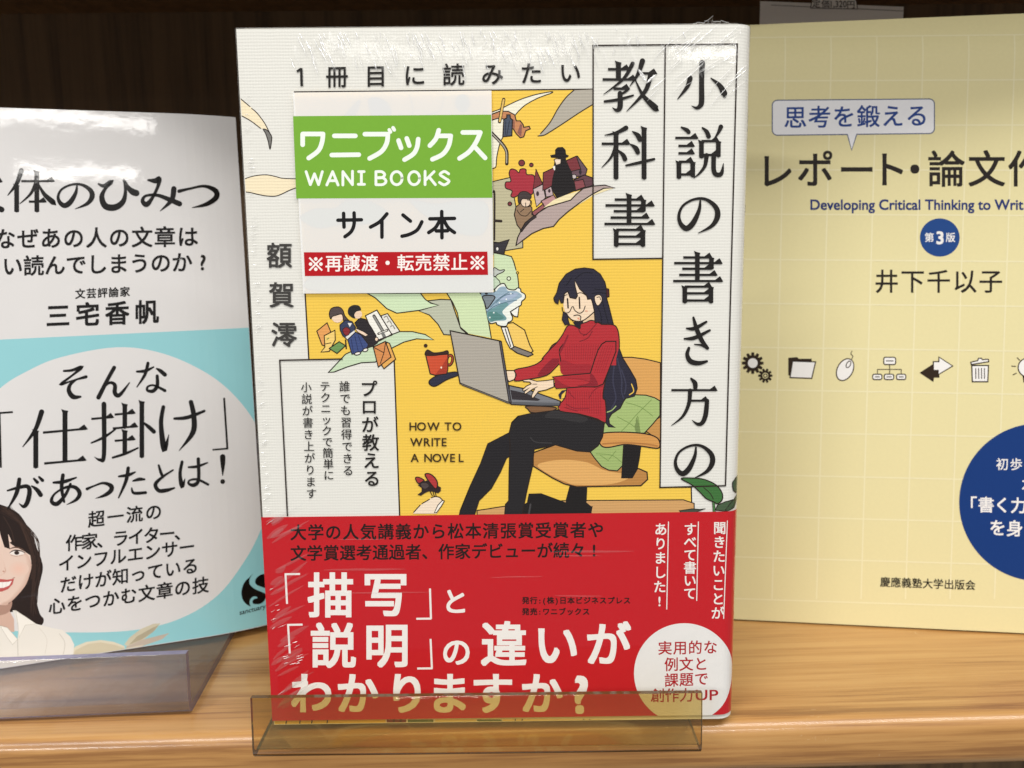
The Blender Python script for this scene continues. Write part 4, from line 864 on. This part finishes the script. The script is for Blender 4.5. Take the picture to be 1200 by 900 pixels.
def blend(a, b, t): return tuple(int(a[k]+(b[k]-a[k])*t) for k in range(3))
for k in range(6):                       # printed modelling of the portrait, in small steps of tone
    t = k/5; L_.poly(ZL1, [(172-26*t,392),(164-24*t,436),(140-26*t,496),(102-24*t,545),(64-20*t,580),(28-10*t,598-6*t),(-30,598),(-60,300),(60,300),(150-20*t,330)], blend(SK2, SK, 0.25+0.75*t), smooth=True)
for k in range(5):
    t = k/4; L_.ell(ZL1, 104, 410, 46*(1-t)+10, 34*(1-t)+8, blend(SK, (232,186,168), 0.15+0.5*t))
for k in range(4):
    t = k/3; L_.ell(ZL1, 30, 200+10*t, 60-30*t, 70-30*t, blend(SK, (240,216,202), 0.15+0.6*t))
for k in range(4):
    t = k/3; L_.poly(ZL1, [(2+4*t,330),(22-2*t,372),(31-4*t,416),(22-4*t,436),(-10,444-4*t),(-20,330)], blend(SK, (214,176,156), 0.7-0.65*t), smooth=True)
L_.ell(ZL1, 20, 424, 6, 4, (190,142,124)); L_.line(ZL1, [(26,404),(32,420),(24,434)], 0.6, (200,156,138))
L_.poly(ZL1, [(-60,606),(30,612),(66,590),(60,630),(30,660),(-60,670)], blend(SK2, (150,112,98), 0.6), smooth=True)
L_.poly(ZL1, [(-60,100),(20,90),(90,150),(150,230),(172,330),(130,290),(95,262),(110,300),(70,270),(45,215),(55,300),(25,290),(5,230),(-10,170)], HB)
for a in ([(60,100),(120,180),(160,260),(190,350)],[(20,120),(60,190),(80,260)],[(195,360),(190,450),(180,560),(200,660)],[(215,400),(205,470),(185,540)]): L_.line(ZL1, a, 1.0, HB2)
for k in range(46):
    u = random.uniform(0, 1); s0 = (random.uniform(-20, 60), random.uniform(60, 90)); e = (150+80*u, 250+random.uniform(60, 440))
    mid = (90+100*u, 130+90*u+random.uniform(-10, 10))
    if e[0] > 238-0.02*abs(e[1]-410): continue
    L_.line(ZL1, [s0, mid, (170+52*u, 330), (172+44*u-0.05*max(e[1]-420, 0), max(e[1], 360))], random.uniform(0.25, 0.6), random.choice([HB2, (58,41,35), (36,25,22), (70,50,41)]))
L_.line(ZL1, [(52,300,0.6),(85,290,1.6),(120,298,1.0),(135,308,0.4)], 1, (96,70,58)); L_.poly(ZL1, [(55,322),(80,308),(115,312),(135,325),(110,334),(75,334)], (236,226,220), smooth=True); L_.ell(ZL1, 93,321,14,11,(48,32,28)); L_.line(ZL1, [(52,322,0.5),(80,307,1.4),(118,311,1.2),(140,322,0.5)], 1, (40,28,26)); L_.line(ZL1, [(60,334),(90,340),(125,334)], 0.5, (180,140,124))
L_.poly(ZL1, [(-60,468),(0,466),(40,470),(78,464),(70,495),(45,522),(10,536),(-60,536)], (186,86,84)); L_.poly(ZL1, [(-60,486),(0,484),(45,482),(66,476),(52,502),(20,515),(-60,518)], (240,234,230)); L_.line(ZL1, [(15,484),(14,512)], 0.35, (206,196,190)); L_.line(ZL1, [(36,482),(34,506)], 0.35, (206,196,190)); L_.line(ZL1, [(70,462),(82,458)], 0.7, (160,110,96))
L_.poly(ZL1, [(-120,740),(0,725),(40,735),(98,800),(104,730),(70,640),(88,640),(130,668),(200,715),(290,738),(345,748),(390,785),(412,830),(400,960),(-120,960)], (226,222,214)); L_.poly(ZL1, [(88,640),(130,668),(200,715),(140,722),(106,790),(100,720)], (236,232,224), ol=0.5, oc=(190,184,172))
L_.poly(ZL1, [(0,725),(40,735),(98,800),(70,830),(40,790)], (236,232,224), ol=0.5, oc=(190,184,172)); L_.line(ZL1, [(98,800),(100,900)], 0.7, (186,180,168)); L_.line(ZL1, [(330,770),(360,820),(350,890)], 0.7, (196,190,180)); L_.line(ZL1, [(220,740),(260,800),(250,880)], 0.5, (206,200,190))
LB = (16, 13, 13)
L_.part('title_lettering', lcov)
L_.mincho('文', -22, 224, 52, 47, LB, 1.5)
for ch, x, y, ww, hh in (('体',36,224,55,49),('の',88,229,43,33),('ひ',137.6,227,47,38),('み',188.7,227,47,42),('つ',232.7,229,47,31)): L_.mincho(ch, x, y, ww, hh, LB, 1.25 if ch == '体' else 1.75)
L_.part('question_lettering', lcov)
L_.jp('なぜあの人の文章は', 6, 280.5, 220, 278, 25.5, LB, 0.018); L_.jp('い読んでしまうのか?', 14.7, 312.5, 238, 307.5, 25, LB, 0.018)
L_.part('author_lettering', lcov)
L_.jp('文芸評論家', 94, 344.6, 146.3, 342.2, 12.3, LB, 0.02); L_.jp('三宅香帆', 68, 370.6, 172, 366.4, 29, LB, 0.026)
L_.part('slogan_lettering', lcov)
for ch, x, y, ww, hh in (('そ',85,449,36,38),('ん',133,448,40,35),('な',177,442.6,36,36),('仕',64,513.6,76,66),('掛',144,505,74,67),('け',213,500,54,57),('が',28.7,578,43,35),('あ',76.7,574,37,35),('っ',116.7,574,30,20),('た',155,565,34,34),('と',193,560,27,32),('は',226.7,554,35,32),('！',261,551,9,32)): L_.mincho(ch, x, y, ww, hh, LB, {'仕': 0.95, '掛': 0.9, 'け': 1.35, '！': 0.75}.get(ch, 1.75), sh=-0.09)
L_.line(PX, [(262.7,466.5),(266.6,527)], 2.3, LB, cap=False); L_.line(PX, [(249,527.2),(267.4,526)], 2.0, LB, cap=False); L_.line(PX, [(-1,484),(15,482.8)], 2.2, LB, cap=False); L_.line(PX, [(-0.6,484),(1,548)], 2.4, LB, cap=False)
L_.part('blurb_lettering', lcov)
for tx, x0, y0, x1, y1 in (('超一流の',113,608.5,180,600.5),('作家、ライター、',86.7,636.5,214,624),('インフルエンサー',78,660.5,219,641.5),('だけが知っている',80,685,223,664),('心をつかむ文章の技',66.7,710.5,235,686.5)): L_.jp(tx, x0, y0, x1, y1, 20.3, LB, 0.018)
L_.part('publisher_mark', lcov)
L_.poly(ZL3, [(325,138),(275,180),(215,240),(183,330),(190,420),(230,485),(290,522),(278,490),(285,440),(325,408),(365,415),(368,432),(330,440),(312,470),(330,495),(400,500),(450,470),(472,430),(470,390),(420,360),(340,320),(285,270),(275,220),(290,175)], LB, smooth=True); L_.poly(ZL3, [(345,240),(360,195),(410,160),(480,155),(540,200),(545,300),(480,322),(420,300),(365,275)], LB, smooth=True)
L_.fit('sanctuary', 281, 717.3, 312, 723.3, LB, 0.008, sh=-6)
L_.end()

# ================================================================== right book
RH, RW, RT = 0.210, 0.148, 0.016
def rbend(x, z):
    u = max(0.0, z-(RH-0.016))/0.016
    return 0.0042*u*u
rcuts = [RH-0.016+0.016*i/8 for i in range(0, 8)]
right = empty('textbook', (0.07618, 0.30517, 0.0006), 5.25, -8.13)
tag(right, 'pale yellow textbook with a faint grid cover and blue circle, standing at the right', 'book')
RY = (218, 208, 160)
rcov = book_body(right, RW, RH, RT, None, ink(RY, 'matte', 0.5), rbend, [], rcuts, False)
T = Painter(right, [], rcuts, rbend, 0.00003, 'matte', 0.5); T.clip = (0.0002, RW-0.0002, 0.0002, RH-0.0002)
ZR = Z(860,400,3.53)
RB, NAVY, RWHT = (36, 30, 26), (20, 54, 116), (228, 226, 224)
T.part('grid_lines', rcov); GC = (226, 218, 180)
for i in range(-1, 14):
    xt, xb = 921+53.8*i, 904.8+52.1*i
    T.line(PX, [(xt+(xt-xb)*0.005, 40), (xb, 702)], 1.5, GC, cap=False)
for y in (42,95,147,199,251,304,355.5,407,456.6,506,556,604.7,653,702):
    sl = -0.008+(y-42)/660*0.04; T.line(PX, [(850, y+(850-880)*sl), (1380, y+(1380-880)*sl)], 1.5, GC, cap=False)
T.part('speech_bubble', rcov); bx = []
for (cx_, cy_, a0) in ((1089,122,-90),(1089,150.5,0),(911,152.5,90),(911,123.5,180)):
    for k in range(7): a = R(a0+15*k); bx.append((cx_+6*math.cos(a), cy_+6*math.sin(a)))
i_ = [k for k, p in enumerate(bx) if p[1] > 150 and p[0] < 950][0]
bx[i_:i_] = [(1004,157.4),(998,176),(993,157.6)]
T.poly(PX, bx, (226,226,230), ol=1.2, oc=(70,84,120))
T.part('title_lettering', rcov)
T.jp('思考を鍛える', 932, 138.3, 1074.5, 136.3, 27.5, (34,64,132), 0.014)
for ch, x, y in (('レ',908.7,201.5),('ポ',955.5,199.8),('ー',1004,200.3),('ト',1049,199.7),('・',1072,199.7),('論',1109,199.2),('文',1156.3,199),('作',1203,199),('成',1251,199)): T.char(ch, x-(7 if ch == 'ト' else 0), y, 45, RB, 0.014)
T.part('english_lettering', rcov); T.fit('Developing Critical Thinking to Writ', 950, 233.9, 1199, 249.6, (34,50,108), 0.022)
T.part('edition_badge', rcov, 'small navy circle with the edition number'); T.ell(PX, 1101.3, 278.3, 23.3, 22.4, (28,66,128))
T.char('第', 1089, 278.6, 11.5, RWHT, 0.014); T.char('3', 1101.5, 278.6, 20.5, RWHT, 0.028, ctr=True); T.char('版', 1113.8, 278.6, 11.5, RWHT, 0.014)
T.part('author_lettering', rcov); T.jp('井下千以子', 1039, 330.5, 1161, 330.5, 29, RB, 0.01)
T.part('pictograms', rcov)
OC = (46, 34, 24)
def gear(zm, x, y, r0, r1, n, c):
    q = []
    for k in range(n):
        a = 2*math.pi*k/n; d = math.pi/n
        for rr, aa in ((r0, -0.9), (r1, -0.45), (r1, 0.45), (r0, 0.9)): q.append((x+rr*math.cos(a+aa*d), y+rr*math.sin(a+aa*d)))
    T.poly(zm, q, c)
gear(ZR, 78, 90, 32, 45, 12, OC); T.ell(ZR, 78, 90, 20, 20, RWHT); gear(ZR, 130, 142, 20, 30, 10, OC); T.ell(ZR, 130, 142, 12, 12, RY); T.ell(ZR, 130, 142, 9, 9, OC); T.ell(ZR, 130, 142, 5, 5, RY)
T.poly(ZR, [(225,68),(262,65),(268,72),(322,72),(322,82),(245,88),(232,142),(225,140)], OC); T.poly(ZR, [(243,82),(338,85),(322,153),(232,150)], RWHT, ol=1.4, oc=OC)
T.ell(ZR, 460, 117, 32, 48, RWHT, rot=28, ol=1.3, oc=OC); T.ell(ZR, 474, 95, 8, 15, RWHT, rot=28, ol=1.1, oc=OC); T.line(ZR, [(485,76),(492,62),(484,52),(489,40)], 0.9, OC)
for x0, y0, x1, y1 in ((620,66,669,96),(574,136,612,158),(622,136,661,158),(673,136,711,158)):
    r = 7; q = []
    for (cx_, cy_, a0) in ((x1-r,y0+r,-90),(x1-r,y1-r,0),(x0+r,y1-r,90),(x0+r,y0+r,180)): q += [(cx_+r*math.cos(R(a0+30*k)), cy_+r*math.sin(R(a0+30*k))) for k in range(4)]
    T.poly(ZR, q, RWHT, ol=1.3, oc=OC); T.line(ZR, [(x0+11,(y0+y1)/2),(x1-11,(y0+y1)/2)], 1.6, (120,116,110))
T.line(ZR, [(644,97),(644,133)], 0.9, OC); T.line(ZR, [(594,132),(594,116),(692,116),(692,132)], 0.9, OC, smooth=False)
T.poly(ZR, [(768,130),(826,92),(826,112),(850,112),(850,150),(828,150),(825,168)], OC); T.poly(ZR, [(825,84),(848,84),(848,65),(905,102),(845,138),(845,120),(825,120)], RWHT, ol=1.4, oc=OC)
T.poly(ZR, [(984,100),(1053,100),(1050,167),(986,167)], RWHT, ol=1.4, oc=OC)
for x in (1000,1012,1024,1036): T.line(ZR, [(x,112),(x+0.5,154)], 1.1, OC)
T.poly(ZR, [(980,86),(1008,80),(1012,70),(1024,70),(1028,76),(1052,74),(1054,84),(982,96)], RWHT, ol=1.3, oc=OC)
T.ell(ZR, 1214, 108, 38, 38, RWHT, ol=1.3, oc=OC); T.poly(ZR, [(1194,142),(1236,142),(1234,170),(1198,170)], OC)
for a in ([(1172,68),(1182,78)],[(1149,102),(1165,104)],[(1155,138),(1168,132)]): T.line(ZR, a, 1.1, OC)
T.part('blue_circle', rcov, 'large navy blue circle cut by the edge of the picture'); T.ell(PX, 1218, 588.5, 94, 92.5, NAVY, n=90)
T.part('circle_lettering', rcov)
T.jp('初歩の', 1174.5, 544.3, 1207, 544.3, 15, RWHT, 0.01); T.char('本', 1206.5, 568.5, 19, RWHT, 0.014)
T.char('「', 1135, 592, 20, RWHT, 0.016); T.jp('書く力', 1155.5, 592, 1193.5, 592.8, 19.5, RWHT, 0.018); T.jp('を身に', 1169, 619, 1209, 620.5, 20, RWHT, 0.018)
T.part('publisher_lettering', rcov); T.jp('慶應義塾大学出版会', 1037.3, 682.3, 1137, 686, 12.4, RB, 0.012)
T.end()

# --- price slip standing behind the yellow textbook
slip = empty('price_slip', (0.10, 0.352, 0.0), 2.0, -4)
tag(slip, 'white price slip sticking up behind the yellow textbook', 'paper slip')
Q = Painter(slip, [], [], None, 0.00003, 'matte', 0.6)
SLW = (238, 230, 222)
c0, c1 = Q.loc(891, 1.2), Q.loc(1059, 8)
bm = bmesh.new(); q = [(c0[0], 0.0), (c1[0], 0.0), c1, c0]
fr = [bm.verts.new((x, 0, z)) for x, z in q]; bk = [bm.verts.new((x, 0.0003, z)) for x, z in q]
bm.faces.new(fr); bm.faces.new(bk[::-1])
for i in range(4): bm.faces.new((fr[i], bk[i], bk[(i+1) % 4], fr[(i+1) % 4]))
bmesh.ops.recalc_face_normals(bm, faces=bm.faces)
sb = bm_obj('slip_sheet', bm, ink(SLW, 'matte', 0.6), slip)
Q.part('price_tab', sb); Q.poly(PX, [(950,9.5),(951.5,0),(956,-3),(1000,-3),(1003.5,1),(1005,10.5)], SLW, ol=1, oc=(70,60,56))
Q.part('price_lettering', sb); Q.jp('定価', 956.5, 4.6, 967.5, 4.9, 10, (60,52,48), 0.012); Q.fit('1,320', 973.5, 1, 992, 9.6, (60,52,48), 0.012); Q.char('円', 997, 5.6, 10, (60,52,48), 0.012)
Q.line(PX, [(904,6.0),(950,8.2)], 0.8, (120,110,104)); Q.line(PX, [(1006,10.4),(1058,13)], 0.8, (120,110,104))
Q.end()

# ================================================================== clear book holders
def book_holder(name, loc, yaw, W, depth, lip, th, tint, floor_tint, haze, veil, edge_tint, lean, label, backrest=0.06, rad=0.0035):
    """one bent sheet: upright lip, bend, floor plate, back rest; cut edges are a deeper tone"""
    root = empty(name, loc, 0, yaw); tag(root, label, 'book holder')
    fm = clear_mat(name+'_sheet', tint, rough=0.04, bump=0.05, bscale=60, white=0.05, dcol=veil); pm = clear_mat(name+'_floor', floor_tint, rough=0.08, bump=0.05, bscale=60, white=haze); em = clear_mat(name+'_edge', edge_tint, rough=0.12, white=0.55, dcol=edge_tint)  # floor haze: ambient reflection on the plate put in as diffuse white
    def sheet(part, line, fm=fm, caps=(0,)):
        ou, inn = line
        bm = bmesh.new(); n = len(ou); dark = range(n-5, n-2)  # dark line along the lip's bend: internal reflection painted with the edge colour
        a = [[bm.verts.new((x, y, z)) for y, z in ou] for x in (0, W)]; b = [[bm.verts.new((x, y, z)) for y, z in inn] for x in (0, W)]
        for i in range(n-1):
            for s_, fl in ((a, 0), (b, 1)):
                f = bm.faces.new((s_[0][i], s_[1][i], s_[1][i+1], s_[0][i+1]) if not fl else (s_[0][i], s_[0][i+1], s_[1][i+1], s_[1][i])); f.material_index = 1 if (part == 'front_lip' and not fl and i in dark) else 0; f.smooth = True
            for k in (0, 1):
                f = bm.faces.new((a[k][i], a[k][i+1], b[k][i+1], b[k][i])); f.material_index = 1
        for i in [(0, n-1)[q] for q in caps]:
            f = bm.faces.new((a[0][i], b[0][i], b[1][i], a[1][i])); f.material_index = 1
        bmesh.ops.recalc_face_normals(bm, faces=bm.faces)
        o = bm_obj(part, bm, [fm, em], root); return o
    def offs(path, d):
        r = []
        for i, p in enumerate(path):
            a = path[max(i-1, 0)]; b = path[min(i+1, len(path)-1)]
            t = Vector((b[0]-a[0], b[1]-a[1])).normalized(); r.append((p[0]-t.y*d, p[1]+t.x*d))
        return r
    k = math.tan(R(lean))
    out = [(-k*lip, lip), (-k*lip*0.95, lip*0.95)]
    out += [(-k*rad, rad)] if False else []
    for i in range(9):
        a = math.pi/2*i/8; out.append((rad-rad*math.cos(a), rad-rad*math.sin(a)))
    front = out + [(rad+0.0004, 0.0)]
    sheet('front_lip', (front, offs(front, th)))
    fl = [(rad+0.00043, 0.0), (depth*0.6, 0.0), (depth, 0.0)]
    sheet('floor_plate', (fl, offs(fl, th)), pm, ())
    br = [(depth+0.00003, 0.0), (depth+0.002, 0.0015), (depth+0.003, 0.006), (depth+0.003+0.012, backrest)]
    sheet('back_rest', (br, offs(br, th)), fm, (1,))
    return root
amber = book_holder('book_holder', (-0.0701, 0.2192, 0.0003), 0.1, 0.1197, 0.040, 0.0178, 0.0017, (0.87, 0.765, 0.48), (0.97, 0.95, 0.88), 0.04, (0.45, 0.33, 0.14), (0.15, 0.09, 0.03), -3.0, 'amber tinted clear holder under the wrapped middle book')
clear = book_holder('book_holder', (-0.2310, 0.2345, 0.0003), 3.6, 0.1358, 0.095, 0.0190, 0.0026, (0.95, 0.945, 0.955), (0.95, 0.945, 0.955), 0.06, (0.72, 0.74, 0.86), (0.30, 0.29, 0.44), -2.0, 'clear faintly violet holder in front of the left paperback')
